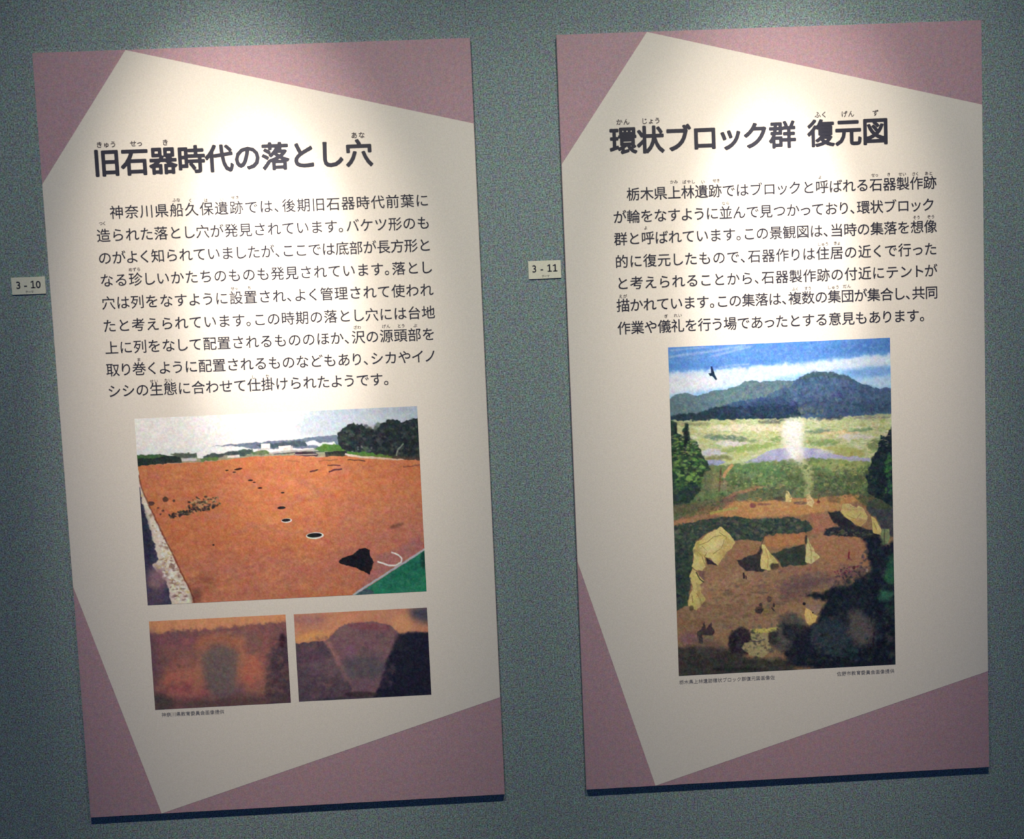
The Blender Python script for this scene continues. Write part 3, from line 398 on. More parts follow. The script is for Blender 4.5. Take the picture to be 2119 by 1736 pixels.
picture('photograph', 155, 1196, 291.5, 194.2, Y1, left, [
 ('P',[(-16.0,-31.3),(313.7,-15.5),(305.2,227.0),(-21.0,210.2)],(147,103,98),0.3,0.0,1.0),
 ('P',[(-17.1,-16.0),(313.6,-12.4),(305.9,13.8),(236.3,16.3),(190.7,21.9),(130.4,23.6),(55.2,23.0),(-20.3,30.1)],(222,155,115),3.5,4.1,1.0),
 ('P',[(-20.3,30.1),(55.1,24.5),(130.3,24.5),(209.0,18.4),(305.9,15.1),(304.2,42.9),(189.5,40.4),(98.4,51.4),(-22.1,54.7)],(138,95,97),5.3,4.1,0.8),
 ('P',[(194.7,53.4),(192.1,59.1),(184.7,64.3),(173.3,68.5),(159.0,71.2),(143.2,72.2),(127.4,71.3),(113.1,68.8),(101.9,64.7),(94.7,59.6),(92.3,53.8),(94.9,48.1),(102.2,42.9),(113.6,38.7),(127.9,36.0),(143.7,35.1),(159.5,35.9),(173.8,38.5),(185.0,42.5),(192.2,47.6)],(185,119,88),11.7,0.0,0.8),
 ('P',[(105.1,132.4),(102.2,142.9),(95.1,152.1),(84.6,159.1),(71.7,163.3),(57.6,164.3),(43.8,161.9),(31.6,156.4),(22.1,148.4),(16.4,138.5),(14.9,127.9),(17.8,117.5),(24.9,108.3),(35.4,101.3),(48.3,97.1),(62.3,96.1),(76.1,98.5),(88.3,103.9),(97.8,112.0),(103.6,121.8)],(198,120,102),20.5,0.0,0.85),
 ('P',[(239.1,117.4),(236.9,129.8),(232.4,140.8),(225.8,149.5),(217.9,154.8),(209.3,156.4),(201.1,154.0),(193.9,147.9),(188.4,138.6),(185.3,127.2),(184.8,114.6),(186.9,102.3),(191.5,91.2),(198.0,82.6),(206.0,77.3),(214.5,75.7),(222.7,78.1),(229.9,84.2),(235.4,93.4),(238.5,104.8)],(203,122,99),17.6,0.0,0.85),
 ('P',[(182.2,108.3),(179.3,123.5),(172.8,137.1),(163.4,147.7),(152.0,154.2),(139.8,156.0),(127.8,152.9),(117.4,145.3),(109.4,133.9),(104.8,119.8),(103.9,104.4),(106.8,89.2),(113.3,75.7),(122.7,65.1),(134.0,58.7),(146.3,56.8),(158.2,59.8),(168.6,67.4),(176.6,78.8),(181.2,92.9)],(124,107,108),17.6,0.0,0.9),
 ('P',[(193.7,165.0),(191.2,171.6),(184.8,177.4),(175.1,181.7),(163.1,184.2),(150.0,184.6),(137.0,182.9),(125.5,179.2),(116.4,173.9),(110.8,167.5),(109.2,160.7),(111.7,154.1),(118.1,148.3),(127.8,144.0),(139.7,141.5),(152.8,141.1),(165.8,142.8),(177.4,146.5),(186.4,151.8),(192.0,158.1)],(118,92,108),11.7,0.0,0.7),
 ('P',[(118.3,161.1),(115.4,166.8),(107.8,171.6),(96.2,175.2),(81.7,177.1),(65.8,177.2),(50.1,175.5),(36.0,172.1),(25.0,167.4),(18.1,161.8),(16.0,156.0),(18.9,150.3),(26.5,145.5),(38.1,142.0),(52.5,140.0),(68.3,139.9),(84.1,141.6),(98.2,145.0),(109.2,149.7),(116.1,155.3)],(166,92,99),11.7,0.0,0.7),
 ('P',[(117.6,123.2),(113.8,137.2),(108.7,149.5),(102.7,158.8),(96.4,164.4),(90.5,165.5),(85.5,162.2),(81.9,154.7),(80.1,143.8),(80.2,130.5),(82.2,116.2),(85.9,102.3),(91.1,90.1),(97.0,80.7),(103.3,75.2),(109.2,74.1),(114.2,77.4),(117.8,84.8),(119.7,95.7),(119.6,108.9)],(177,113,96),11.7,0.0,0.35),
 ('P',[(257.8,59.2),(279.9,44.8),(303.9,47.5),(300.1,211.1),(233.4,207.6),(247.5,127.1)],(75,62,75),11.7,2.9,0.9),
 ('P',[(287.5,57.6),(287.0,62.3),(285.8,66.6),(284.3,70.0),(282.5,72.1),(280.6,72.8),(278.7,71.9),(277.2,69.6),(276.1,66.1),(275.5,61.8),(275.5,57.0),(276.1,52.2),(277.2,48.0),(278.7,44.6),(280.5,42.5),(282.5,41.8),(284.3,42.7),(285.8,44.9),(286.9,48.4),(287.5,52.8)],(51,31,42),4.1,0.0,0.9),
 ('P',[(19.5,83.4),(18.6,102.5),(16.0,119.8),(11.9,133.6),(6.9,142.6),(1.3,145.7),(-4.3,142.8),(-9.3,134.1),(-13.2,120.5),(-15.7,103.3),(-16.6,84.2),(-15.6,65.1),(-13.0,47.8),(-9.0,34.1),(-4.0,25.2),(1.6,22.1),(7.1,24.9),(12.1,33.6),(16.1,47.1),(18.6,64.3)],(110,81,97),14.6,0.0,0.8),
 ('P',[(41.4,180.6),(39.6,186.3),(34.9,191.3),(28.0,195.1),(19.4,197.3),(10.1,197.8),(0.8,196.4),(-7.4,193.3),(-13.7,188.8),(-17.6,183.4),(-18.7,177.6),(-16.8,171.9),(-12.2,166.9),(-5.2,163.1),(3.3,160.9),(12.7,160.5),(21.9,161.8),(30.1,164.9),(36.4,169.4),(40.4,174.8)],(71,70,71),11.7,0.0,0.85),
 ('P',[(255.9,186.2),(250.9,188.7),(236.7,191.0),(214.6,192.9),(186.7,194.1),(155.8,194.6),(125.0,194.3),(97.2,193.2),(75.2,191.5),(61.1,189.3),(56.3,186.8),(61.2,184.3),(75.3,182.0),(97.4,180.1),(125.2,178.9),(156.0,178.4),(186.9,178.7),(214.7,179.7),(236.8,181.5),(251.0,183.7)],(101,77,76),5.9,0.0,0.7),
 ('P',[(98.6,48.3),(96.1,53.0),(89.4,56.9),(79.2,59.9),(66.5,61.4),(52.6,61.5),(38.8,60.1),(26.4,57.3),(16.7,53.4),(10.6,48.8),(8.7,43.9),(11.3,39.2),(17.9,35.2),(28.1,32.3),(40.8,30.8),(54.7,30.7),(68.5,32.1),(80.9,34.9),(90.6,38.8),(96.7,43.4)],(150,95,111),8.8,0.0,0.6),
 ('B',[(0.6,31.1),(290.6,17.4),(289.1,191.7),(1.5,191.1)],260,4.1,14.6,1.4,[(177,113,103),(115,93,100),(156,98,108),(200,134,109),(101,81,85)],0.22),
 ('P',[(115.4,108.0),(109.1,126.2),(102.3,142.2),(95.6,154.6),(89.8,162.1),(85.3,163.9),(82.7,159.8),(82.1,150.4),(83.7,136.4),(87.3,119.3),(92.5,100.8),(98.7,82.7),(105.5,66.6),(112.2,54.3),(118.0,46.9),(122.4,45.1),(125.1,49.1),(125.6,58.5),(124.1,72.4),(120.5,89.4)],(186,127,104),11.7,0.0,0.5),
 ('P',[(194.8,97.8),(191.0,114.7),(186.6,129.7),(182.2,141.5),(178.1,148.8),(174.9,151.0),(172.7,147.8),(171.8,139.5),(172.3,126.9),(174.1,111.3),(177.1,94.3),(181.0,77.5),(185.3,62.4),(189.7,50.7),(193.8,43.4),(197.0,41.3),(199.2,44.5),(200.1,52.7),(199.6,65.2),(197.8,80.8)],(207,136,106),10.5,0.0,0.6),
 ('P',[(105.8,76.5),(145.9,63.0),(187.0,80.6),(176.1,154.7),(150.6,175.3),(121.3,161.3),(106.3,113.8)],(117,105,103),7.0,2.9,0.6),
 ('P',[(-10.8,151.5),(60.0,173.8),(272.0,172.1),(301.6,186.1),(299.7,217.3),(-15.0,210.5)],(90,73,76),11.7,3.5,0.5),
], 1.1, 12, 11, 'small reddish photograph of a rounded pit wall')
picture('photograph', 464, 1196.5, 286.6, 192.5, Y1, left, [
 ('P',[(-9.7,-25.9),(301.6,-11.0),(298.6,226.3),(-15.0,210.3)],(134,102,107),0.3,0.0,1.0),
 ('P',[(-10.5,-13.6),(301.6,-11.0),(292.1,54.4),(252.7,50.3),(226.6,54.3),(207.8,37.2),(168.9,26.0),(123.4,25.4),(92.5,34.7),(66.7,61.4),(-15.4,66.1)],(207,144,116),1.8,1.8,1.0),
 ('P',[(79.3,47.7),(77.6,51.3),(72.3,54.9),(63.8,58.2),(53.0,60.8),(40.9,62.5),(28.7,63.1),(17.7,62.6),(8.8,60.9),(3.0,58.4),(0.8,55.1),(2.5,51.5),(7.8,47.9),(16.3,44.6),(27.1,42.0),(39.2,40.3),(51.3,39.7),(62.4,40.2),(71.3,41.9),(77.1,44.5)],(237,170,109),7.0,0.0,0.85),
 ('P',[(69.4,15.0),(67.1,18.7),(60.9,21.9),(51.4,24.1),(39.5,25.3),(26.4,25.3),(13.4,24.1),(1.8,21.7),(-7.4,18.5),(-13.2,14.8),(-15.0,10.9),(-12.7,7.2),(-6.5,4.0),(3.0,1.8),(14.8,0.6),(27.9,0.6),(40.9,1.8),(52.6,4.2),(61.8,7.3),(67.6,11.1)],(176,124,122),11.7,0.0,0.8),
 ('P',[(133.9,14.7),(133.8,20.7),(130.3,27.2),(123.8,33.6),(114.8,39.2),(104.3,43.5),(93.3,46.0),(82.8,46.6),(74.0,45.1),(67.6,41.7),(64.3,36.8),(64.4,30.7),(67.9,24.2),(74.4,17.9),(83.4,12.3),(93.9,8.0),(104.9,5.5),(115.4,4.9),(124.2,6.4),(130.6,9.8)],(229,157,120),11.7,0.0,0.6),
 ('P',[(250.2,44.0),(246.2,48.2),(240.9,50.9),(234.8,51.8),(228.4,50.7),(222.4,47.9),(217.4,43.5),(213.8,38.0),(212.1,31.9),(212.4,25.9),(214.6,20.5),(218.5,16.2),(223.8,13.5),(230.0,12.6),(236.3,13.7),(242.3,16.6),(247.3,20.9),(250.9,26.4),(252.6,32.5),(252.4,38.5)],(237,174,121),10.5,0.0,0.6),
 ('P',[(314.6,21.9),(311.7,27.2),(306.0,31.2),(297.8,33.5),(288.2,34.0),(277.9,32.6),(268.0,29.4),(259.5,24.7),(253.2,19.0),(249.7,12.9),(249.4,6.9),(252.3,1.7),(258.1,-2.3),(266.2,-4.7),(275.8,-5.2),(286.1,-3.7),(296.0,-0.5),(304.5,4.1),(310.8,9.8),(314.3,16.0)],(67,75,93),14.6,0.0,0.9),
 ('P',[(66.7,61.4),(92.5,35.3),(123.4,25.4),(168.9,25.4),(207.8,37.2),(223.5,55.1),(205.1,86.9),(176.5,163.6),(133.3,173.9),(109.7,160.2),(82.5,102.7)],(134,102,109),2.9,2.3,1.0),
 ('P',[(204.4,40.3),(201.9,42.5),(195.2,44.0),(185.0,44.6),(172.3,44.2),(158.3,42.9),(144.4,40.8),(131.9,38.1),(122.2,35.2),(116.1,32.2),(114.2,29.4),(116.7,27.2),(123.4,25.8),(133.6,25.2),(146.3,25.6),(160.3,26.9),(174.2,28.9),(186.6,31.6),(196.4,34.6),(202.5,37.6)],(142,75,91),4.7,0.0,0.5),
 ('P',[(-15.4,66.1),(60.7,61.1),(84.1,102.7),(98.9,134.7),(115.4,166.8),(106.5,216.5),(-15.0,210.3)],(92,77,90),2.0,1.8,1.0),
 ('P',[(96.8,119.0),(94.3,125.6),(88.0,131.4),(78.3,135.7),(66.3,138.2),(53.1,138.6),(40.1,136.9),(28.4,133.2),(19.3,127.9),(13.7,121.6),(12.0,114.7),(14.5,108.1),(20.9,102.3),(30.5,98.0),(42.5,95.5),(55.7,95.1),(68.7,96.8),(80.3,100.5),(89.4,105.8),(95.1,112.1)],(125,100,112),14.6,0.0,0.7),
 ('P',[(55.7,95.1),(54.0,99.8),(49.9,104.0),(43.7,107.1),(36.0,108.9),(27.5,109.3),(19.1,108.1),(11.7,105.5),(5.9,101.8),(2.3,97.2),(1.2,92.4),(2.8,87.7),(7.0,83.5),(13.2,80.4),(20.9,78.6),(29.4,78.2),(37.7,79.4),(45.2,82.0),(51.0,85.7),(54.6,90.2)],(101,72,92),11.7,0.0,0.5),
 ('P',[(63.4,66.9),(80.9,105.1),(102.5,153.0),(111.8,148.4),(90.2,100.5),(72.7,62.3)],(188,133,127),5.9,0.9,0.6),
 ('P',[(199.7,130.3),(196.6,139.9),(188.8,148.2),(177.0,154.5),(162.3,158.2),(146.3,158.9),(130.4,156.6),(116.3,151.5),(105.2,144.0),(98.4,134.9),(96.4,125.2),(99.5,115.7),(107.3,107.4),(119.1,101.1),(133.7,97.4),(149.8,96.6),(165.6,99.0),(179.8,104.1),(190.8,111.5),(197.7,120.6)],(92,89,100),17.6,0.0,0.8),
 ('P',[(129.1,86.3),(128.2,90.1),(126.3,93.5),(123.5,96.1),(120.0,97.7),(116.2,98.1),(112.5,97.3),(109.2,95.4),(106.7,92.5),(105.2,88.9),(104.8,85.1),(105.6,81.3),(107.5,77.9),(110.4,75.3),(113.9,73.7),(117.6,73.2),(121.3,74.0),(124.6,76.0),(127.1,78.8),(128.7,82.4)],(148,102,154),8.8,0.0,0.4),
 ('P',[(225.0,55.5),(251.1,51.8),(295.1,54.6),(298.6,226.3),(149.1,218.7),(176.5,163.6),(198.2,102.2)],(35,36,55),4.7,2.3,1.0),
 ('P',[(236.3,72.9),(235.4,78.6),(233.4,83.7),(230.5,87.7),(226.9,90.2),(223.1,90.9),(219.4,89.8),(216.2,87.0),(213.7,82.7),(212.3,77.5),(212.0,71.7),(212.9,65.9),(214.9,60.8),(217.8,56.8),(221.3,54.4),(225.1,53.6),(228.8,54.7),(232.1,57.5),(234.6,61.8),(236.0,67.1)],(49,48,60),5.9,0.0,0.6),
 ('P',[(170.3,164.9),(168.7,169.6),(164.6,173.8),(158.4,176.9),(150.6,178.8),(142.1,179.1),(133.7,177.9),(126.2,175.3),(120.3,171.5),(116.7,167.0),(115.6,162.1),(117.2,157.3),(121.4,153.2),(127.6,150.0),(135.4,148.2),(143.9,147.9),(152.3,149.1),(159.8,151.7),(165.6,155.4),(169.3,160.0)],(125,96,113),7.6,0.0,0.8),
 ('P',[(172.2,185.9),(170.3,188.0),(165.0,189.6),(156.9,190.7),(146.6,191.2),(135.3,191.0),(124.1,190.1),(114.0,188.6),(106.0,186.6),(100.9,184.5),(99.3,182.2),(101.2,180.2),(106.4,178.6),(114.6,177.4),(124.8,177.0),(136.1,177.2),(147.4,178.1),(157.5,179.6),(165.5,181.5),(170.6,183.7)],(62,51,56),3.5,0.0,0.8),
 ('P',[(223.5,198.9),(218.9,200.4),(205.8,201.3),(185.5,201.5),(160.0,201.0),(131.8,199.9),(103.6,198.2),(78.3,196.1),(58.2,193.8),(45.3,191.6),(41.0,189.6),(45.5,188.1),(58.6,187.2),(78.8,187.0),(104.2,187.5),(132.4,188.6),(160.6,190.3),(186.0,192.4),(206.2,194.7),(219.1,196.9)],(55,56,66),4.1,0.0,0.6),
 ('B',[(2.7,67.6),(92.2,40.9),(213.2,49.9),(213.0,165.4),(4.7,186.2)],150,3.5,12.9,1.3,[(110,91,97),(141,105,117),(85,76,87),(160,119,112)],0.22),
], 1.1, 13, 11, 'small photograph of a pit cut with a dark right side')
lettering('caption', [('神奈川県教育委員会画像提供', 168, 302, 1402)], Y1, M_CAP, left, 0.01, 10.2, prop=False)

right = panel(GAP_X, 'right tall panel about a ring-shaped settlement, with one tall painted landscape of tents below mountains')
o = lettering('title', [('環状ブロック群', 105, 497, 221.5), ('復元図', 525, 696, 221.5)], Y1, M_INK, right, 0.031, 58, prop=True)
o['label'] = 'bold black heading'
furigana('title_furigana', [('かん', 117.9, 147.5, 183.0), ('じょう', 171.1, 212.0, 183.0), ('ふく', 539.2, 566.0, 183.3), ('げん', 596.0, 624.9, 183.8), ('ず', 663.3, 676.7, 183.8)], right, 0.022, 13.5)
furigana('furigana', [('かみ', 228.2, 244.6, 311.3), ('ばやし', 253.9, 281.7, 312.4), ('い', 295.1, 301.3, 313.5), ('せき', 318.9, 334.3, 312.0), ('よ', 545.4, 551.7, 313.4), ('せっ', 658.7, 673.2, 313.5), ('き', 693.0, 699.3, 313.1), ('せい', 717.0, 733.6, 313.6), ('さく', 746.1, 760.7, 314.1), ('あと', 773.3, 791.0, 314.1), ('なら', 337.0, 353.6, 360.2), ('よ', 170.3, 176.5, 404.8), ('そう', 746.7, 762.4, 406.0), ('ぞう', 777.1, 793.8, 405.7), ('しゅう', 539.6, 564.1, 454.0), ('きょ', 574.5, 589.1, 453.1), ('ふく', 482.6, 497.2, 546.8), ('すう', 509.7, 524.4, 546.3), ('しゅう', 558.9, 585.0, 546.4), ('だん', 592.4, 610.2, 545.4), ('えが', 110.3, 128.9, 546.8), ('ぎ', 207.2, 213.4, 592.7), ('れい', 227.0, 244.6, 592.2)], right, 0.016, 8.4)
RR = [('栃木県上林遺跡ではブロックと呼ばれる石器製作跡', 135.5, 798, 333.5), ('が輪をなすように並んで見つかっており、環状ブロック', 105.5, 794, 380),
      ('群と呼ばれています。この景観図は、当時の集落を想像', 105.5, 798, 426), ('的に復元したもので、石器作りは住居の近くで行った', 105.5, 798, 473.5),
      ('と考えられることから、石器製作跡の付近にテントが', 106, 798, 519.5), ('描かれています。この集落は、複数の集団が集合し、共同', 106, 798, 566),
      ('作業や儀礼を行う場であったとする意見もあります。', 106, 766.5, 614)]
for l in RR: lettering('text_line', [l], Y1, M_INK, right, 0.013, 29)
picture('painting', 212.5, 659.3, 480.5, 717.5, Y1, right, [
 ('P',[(-12.0,-25.1),(496.6,-9.6),(493.6,754.4),(-12.9,731.8)],(153,196,237),0.2,0.0,1.0),
 ('P',[(-12.3,-15.4),(494.2,-9.7),(493.4,34.3),(381.4,39.5),(282.0,45.7),(182.9,48.5),(108.7,52.3),(-14.7,53.8)],(88,137,208),9.4,3.3,1.0),
 ('P',[(530.9,11.8),(526.3,16.5),(512.4,21.0),(490.6,24.8),(463.0,27.7),(432.3,29.3),(401.6,29.4),(373.9,28.1),(351.8,25.5),(337.6,21.8),(332.5,17.4),(337.1,12.8),(351.0,8.3),(372.7,4.4),(400.2,1.6),(430.8,-0.0),(461.5,-0.2),(489.3,1.1),(511.4,3.7),(525.8,7.4)],(77,125,195),9.4,0.0,0.7),
 ('P',[(-14.7,55.1),(108.6,54.0),(207.6,48.3),(306.8,46.7),(478.4,36.1),(493.4,36.7),(492.9,61.2),(405.8,62.5),(306.3,65.8),(157.1,86.6),(-16.5,106.3)],(198,214,235),5.7,3.3,1.0),
 ('P',[(112.8,76.0),(109.2,80.6),(98.8,84.8),(82.5,88.2),(61.9,90.5),(39.1,91.5),(16.2,91.0),(-4.5,89.1),(-20.9,86.1),(-31.4,82.1),(-35.1,77.6),(-31.6,73.0),(-21.2,68.8),(-4.9,65.4),(15.7,63.1),(38.5,62.2),(61.3,62.6),(82.0,64.5),(98.4,67.6),(109.0,71.5)],(218,221,234),9.4,0.0,0.8),
 ('P',[(512.6,69.5),(509.3,72.9),(499.6,76.2),(484.3,79.0),(465.0,81.1),(443.5,82.2),(421.9,82.3),(402.5,81.3),(387.0,79.3),(377.0,76.6),(373.4,73.4),(376.6,69.9),(386.3,66.6),(401.6,63.8),(420.9,61.8),(442.4,60.6),(463.9,60.6),(483.4,61.6),(498.9,63.5),(509.0,66.2)],(114,161,220),7.1,0.0,0.85),
 ('P',[(504.7,92.7),(502.5,95.8),(495.5,98.7),(484.6,101.2),(470.8,103.0),(455.5,103.9),(440.1,103.8),(426.1,102.8),(415.0,100.9),(407.8,98.4),(405.2,95.4),(407.5,92.3),(414.4,89.4),(425.3,86.9),(439.1,85.1),(454.4,84.2),(469.8,84.3),(483.8,85.3),(494.9,87.1),(502.1,89.7)],(179,205,234),7.1,0.0,0.8),
 ('P',[(1.5,22.8),(48.4,18.6),(90.4,15.4),(167.2,5.9),(166.5,1.0),(89.8,10.6),(47.9,13.8),(1.0,17.9)],(158,181,218),3.3,0.7,0.7),
 ('P',[(1.8,8.7),(36.3,7.2),(80.7,5.1),(80.5,1.7),(36.1,3.8),(1.6,5.3)],(150,175,212),2.4,0.7,0.6),
 ('P',[(109.0,49.6),(138.7,46.0),(173.3,44.5),(173.1,41.0),(138.4,42.6),(108.6,46.2)],(177,196,226),2.4,0.7,0.5),
 ('P',[(182.6,5.0),(180.5,6.2),(173.8,8.3),(163.2,11.0),(149.9,14.0),(135.0,17.2),(120.1,20.1),(106.6,22.5),(95.8,24.2),(88.8,24.9),(86.3,24.7),(88.5,23.4),(95.2,21.4),(105.7,18.7),(119.1,15.6),(133.9,12.4),(148.8,9.5),(162.4,7.1),(173.1,5.4),(180.1,4.7)],(166,187,222),2.8,0.0,0.6),
 ('P',[(-6.9,114.1),(10.8,102.6),(28.1,99.6),(45.4,101.6),(60.0,107.6),(80.0,100.6),(99.9,95.7),(119.7,95.3),(142.1,89.7),(162.2,80.7),(177.1,78.4),(194.3,82.0),(219.1,81.3),(244.0,80.4),(276.1,84.2),(278.8,175.3),(-8.6,163.1)],(94,119,132),1.2,1.9,1.0),
 ('B',[(3.0,112.0),(57.4,111.9),(157.1,86.6),(268.5,88.8),(254.9,137.3),(106.0,140.9),(2.0,141.4)],220,2.4,6.1,1.2,[(106,131,139),(78,102,115),(93,119,121),(114,137,137)],0.45),
 ('P',[(263.4,95.9),(268.6,85.1),(276.2,79.3),(291.3,72.5),(306.3,67.0),(337.3,66.1),(343.5,69.8),(351.0,67.2),(370.7,73.4),(390.5,80.3),(405.2,89.5),(427.4,99.0),(454.7,108.0),(494.6,108.0),(493.5,169.6),(403.5,173.2),(303.7,176.4),(95.2,167.5),(98.8,133.2),(156.1,120.9),(205.8,115.6),(231.0,101.9)],(70,96,132),1.2,2.4,1.0),
 ('B',[(273.6,86.5),(306.2,70.7),(350.9,70.1),(405.1,94.4),(477.1,112.2),(478.7,159.1),(304.1,159.1),(105.7,150.7),(205.7,120.5)],420,2.8,7.6,1.1,[(53,71,106),(79,106,135),(58,84,104),(91,113,145),(45,61,92),(76,94,135)],0.5),
 ('P',[(268.6,85.1),(306.3,67.0),(337.3,66.1),(351.0,67.2),(390.5,80.3),(410.1,92.2),(370.5,83.2),(330.9,76.6),(293.6,80.0)],(67,93,97),3.3,2.4,0.7),
 ('P',[(-8.0,145.9),(56.4,143.7),(101.3,130.9),(168.1,136.1),(230.2,131.4),(279.7,138.4),(286.4,170.7),(204.4,168.4),(-8.5,160.6)],(28,48,59),2.4,3.3,0.85),
 ('B',[(106.3,131.1),(274.8,138.2),(279.1,163.0),(105.5,156.9)],90,2.8,6.6,1.1,[(23,41,45),(42,64,61),(38,54,81)],0.6),
 ('B',[(274.8,135.7),(329.4,140.5),(334.0,160.4),(286.6,160.8)],40,2.4,5.7,1.1,[(115,130,110),(86,101,98),(144,146,122)],0.55),
 ('P',[(-8.4,157.0),(154.9,161.9),(304.0,165.3),(353.8,166.6),(493.7,162.7),(491.7,273.7),(-12.0,264.1)],(188,197,150),1.9,2.8,1.0),
 ('B',[(1.4,159.8),(303.9,167.7),(478.6,165.3),(479.5,258.2),(0.9,247.3)],520,1.9,7.1,3.0,[(210,209,154),(171,181,122),(222,215,191),(146,166,101),(200,193,175),(226,221,210),(185,187,113)],0.6),
 ('P',[(283.6,185.4),(278.4,187.5),(263.5,188.9),(240.4,189.5),(211.2,189.3),(179.0,188.3),(146.8,186.6),(117.8,184.3),(94.9,181.7),(80.1,179.0),(75.1,176.5),(80.3,174.4),(95.1,173.0),(118.2,172.4),(147.2,172.5),(179.4,173.5),(211.6,175.3),(240.7,177.6),(263.7,180.2),(278.5,182.9)],(223,216,192),3.3,3.3,0.85),
 ('P',[(166.1,203.8),(163.6,205.3),(156.8,206.1),(146.3,206.3),(133.2,205.9),(118.6,204.7),(104.1,203.1),(91.1,201.1),(80.8,198.9),(74.3,196.8),(72.1,194.9),(74.6,193.4),(81.4,192.5),(91.8,192.3),(105.0,192.8),(119.5,193.9),(134.0,195.6),(147.1,197.6),(157.4,199.8),(163.9,201.9)],(97,122,107),3.3,3.3,0.85),
 ('P',[(243.0,206.3),(242.5,208.2),(240.6,210.0),(237.5,211.7),(233.4,212.9),(228.9,213.6),(224.3,213.8),(220.0,213.3),(216.6,212.3),(214.3,210.9),(213.4,209.1),(213.9,207.3),(215.8,205.4),(219.0,203.8),(223.0,202.6),(227.5,201.8),(232.2,201.7),(236.4,202.1),(239.8,203.1),(242.1,204.5)],(115,148,87),3.3,3.3,0.85),
 ('P',[(188.2,211.8),(186.7,212.7),(182.4,213.2),(175.7,213.2),(167.4,212.7),(158.2,211.9),(149.1,210.7),(140.8,209.2),(134.4,207.8),(130.3,206.3),(128.9,205.1),(130.5,204.2),(134.8,203.7),(141.4,203.7),(149.7,204.1),(158.9,205.0),(168.0,206.2),(176.3,207.6),(182.8,209.1),(186.9,210.6)],(117,138,103),3.3,3.3,0.85),
 ('P',[(353.1,193.5),(351.6,194.9),(347.0,196.3),(339.9,197.5),(330.9,198.3),(320.9,198.8),(310.9,198.9),(301.9,198.5),(294.7,197.7),(290.0,196.6),(288.4,195.2),(289.9,193.8),(294.4,192.5),(301.5,191.3),(310.5,190.4),(320.5,189.9),(330.5,189.9),(339.6,190.3),(346.8,191.1),(351.4,192.2)],(109,132,115),3.3,3.3,0.85),
 ('P',[(443.0,195.7),(441.7,196.8),(437.8,197.8),(431.8,198.6),(424.1,199.2),(415.7,199.4),(407.2,199.3),(399.5,198.9),(393.4,198.2),(389.5,197.3),(388.1,196.2),(389.4,195.1),(393.3,194.1),(399.3,193.3),(407.0,192.7),(415.4,192.5),(423.9,192.6),(431.6,193.0),(437.7,193.7),(441.6,194.6)],(109,138,107),3.3,3.3,0.85),
 ('P',[(170.8,215.2),(168.8,216.9),(163.4,218.1),(155.1,218.8),(144.7,218.8),(133.2,218.2),(121.7,217.0),(111.4,215.4),(103.3,213.4),(98.1,211.4),(96.5,209.4),(98.4,207.7),(103.8,206.5),(112.1,205.8),(122.5,205.8),(134.0,206.4),(145.4,207.6),(155.7,209.2),(163.9,211.2),(169.1,213.2)],(219,212,221),3.3,3.3,0.85),
 ('P',[(120.6,231.5),(119.0,233.4),(114.3,235.0),(107.1,236.1),(98.1,236.7),(88.1,236.5),(78.2,235.8),(69.2,234.5),(62.2,232.8),(57.6,230.8),(56.1,228.7),(57.8,226.8),(62.4,225.2),(69.6,224.1),(78.6,223.6),(88.5,223.7),(98.5,224.4),(107.5,225.7),(114.5,227.5),(119.1,229.5)],(202,203,222),3.3,3.3,0.85),
 ('P',[(230.0,219.9),(227.2,222.2),(218.5,224.7),(204.9,227.0),(187.7,229.1),(168.6,230.6),(149.4,231.4),(132.1,231.5),(118.3,230.8),(109.3,229.4),(106.2,227.5),(109.0,225.1),(117.7,222.7),(131.2,220.3),(148.4,218.3),(167.5,216.8),(186.7,215.9),(204.0,215.9),(217.9,216.5),(226.8,217.9)],(143,167,96),3.3,3.3,0.85),
 ('P',[(419.1,249.1),(416.5,252.2),(410.0,254.2),(400.3,255.0),(388.3,254.4),(375.3,252.6),(362.4,249.7),(351.0,245.9),(342.1,241.8),(336.7,237.5),(335.2,233.7),(337.8,230.6),(344.3,228.6),(354.0,227.8),(365.9,228.3),(379.0,230.2),(391.8,233.1),(403.3,236.8),(412.1,241.0),(417.6,245.2)],(165,164,102),3.3,3.3,0.85),
 ('P',[(367.6,221.1),(365.5,223.2),(359.8,224.9),(351.0,226.0),(339.8,226.5),(327.5,226.3),(315.2,225.5),(304.1,224.0),(295.3,222.1),(289.7,219.9),(287.8,217.7),(289.8,215.6),(295.5,214.0),(304.3,212.8),(315.5,212.3),(327.8,212.5),(340.1,213.4),(351.2,214.8),(360.0,216.7),(365.6,218.9)],(125,147,95),3.3,3.3,0.85),
 ('P',[(410.4,201.9),(408.3,202.9),(402.3,203.6),(392.9,204.0),(381.0,204.0),(367.9,203.6),(354.8,202.8),(343.0,201.8),(333.7,200.7),(327.7,199.5),(325.6,198.3),(327.7,197.3),(333.8,196.6),(343.1,196.2),(355.0,196.3),(368.1,196.7),(381.2,197.4),(393.0,198.4),(402.4,199.5),(408.4,200.8)],(224,193,152),3.3,3.3,0.85),
 ('P',[(469.9,230.5),(468.8,234.3),(465.5,237.6),(460.5,240.1),(454.2,241.6),(447.2,241.9),(440.2,241.0),(434.0,239.0),(429.1,236.0),(425.9,232.4),(424.9,228.6),(426.1,224.8),(429.3,221.5),(434.4,218.9),(440.7,217.5),(447.6,217.1),(454.6,218.1),(460.8,220.1),(465.8,223.0),(468.9,226.6)],(114,129,89),3.3,3.3,0.85),
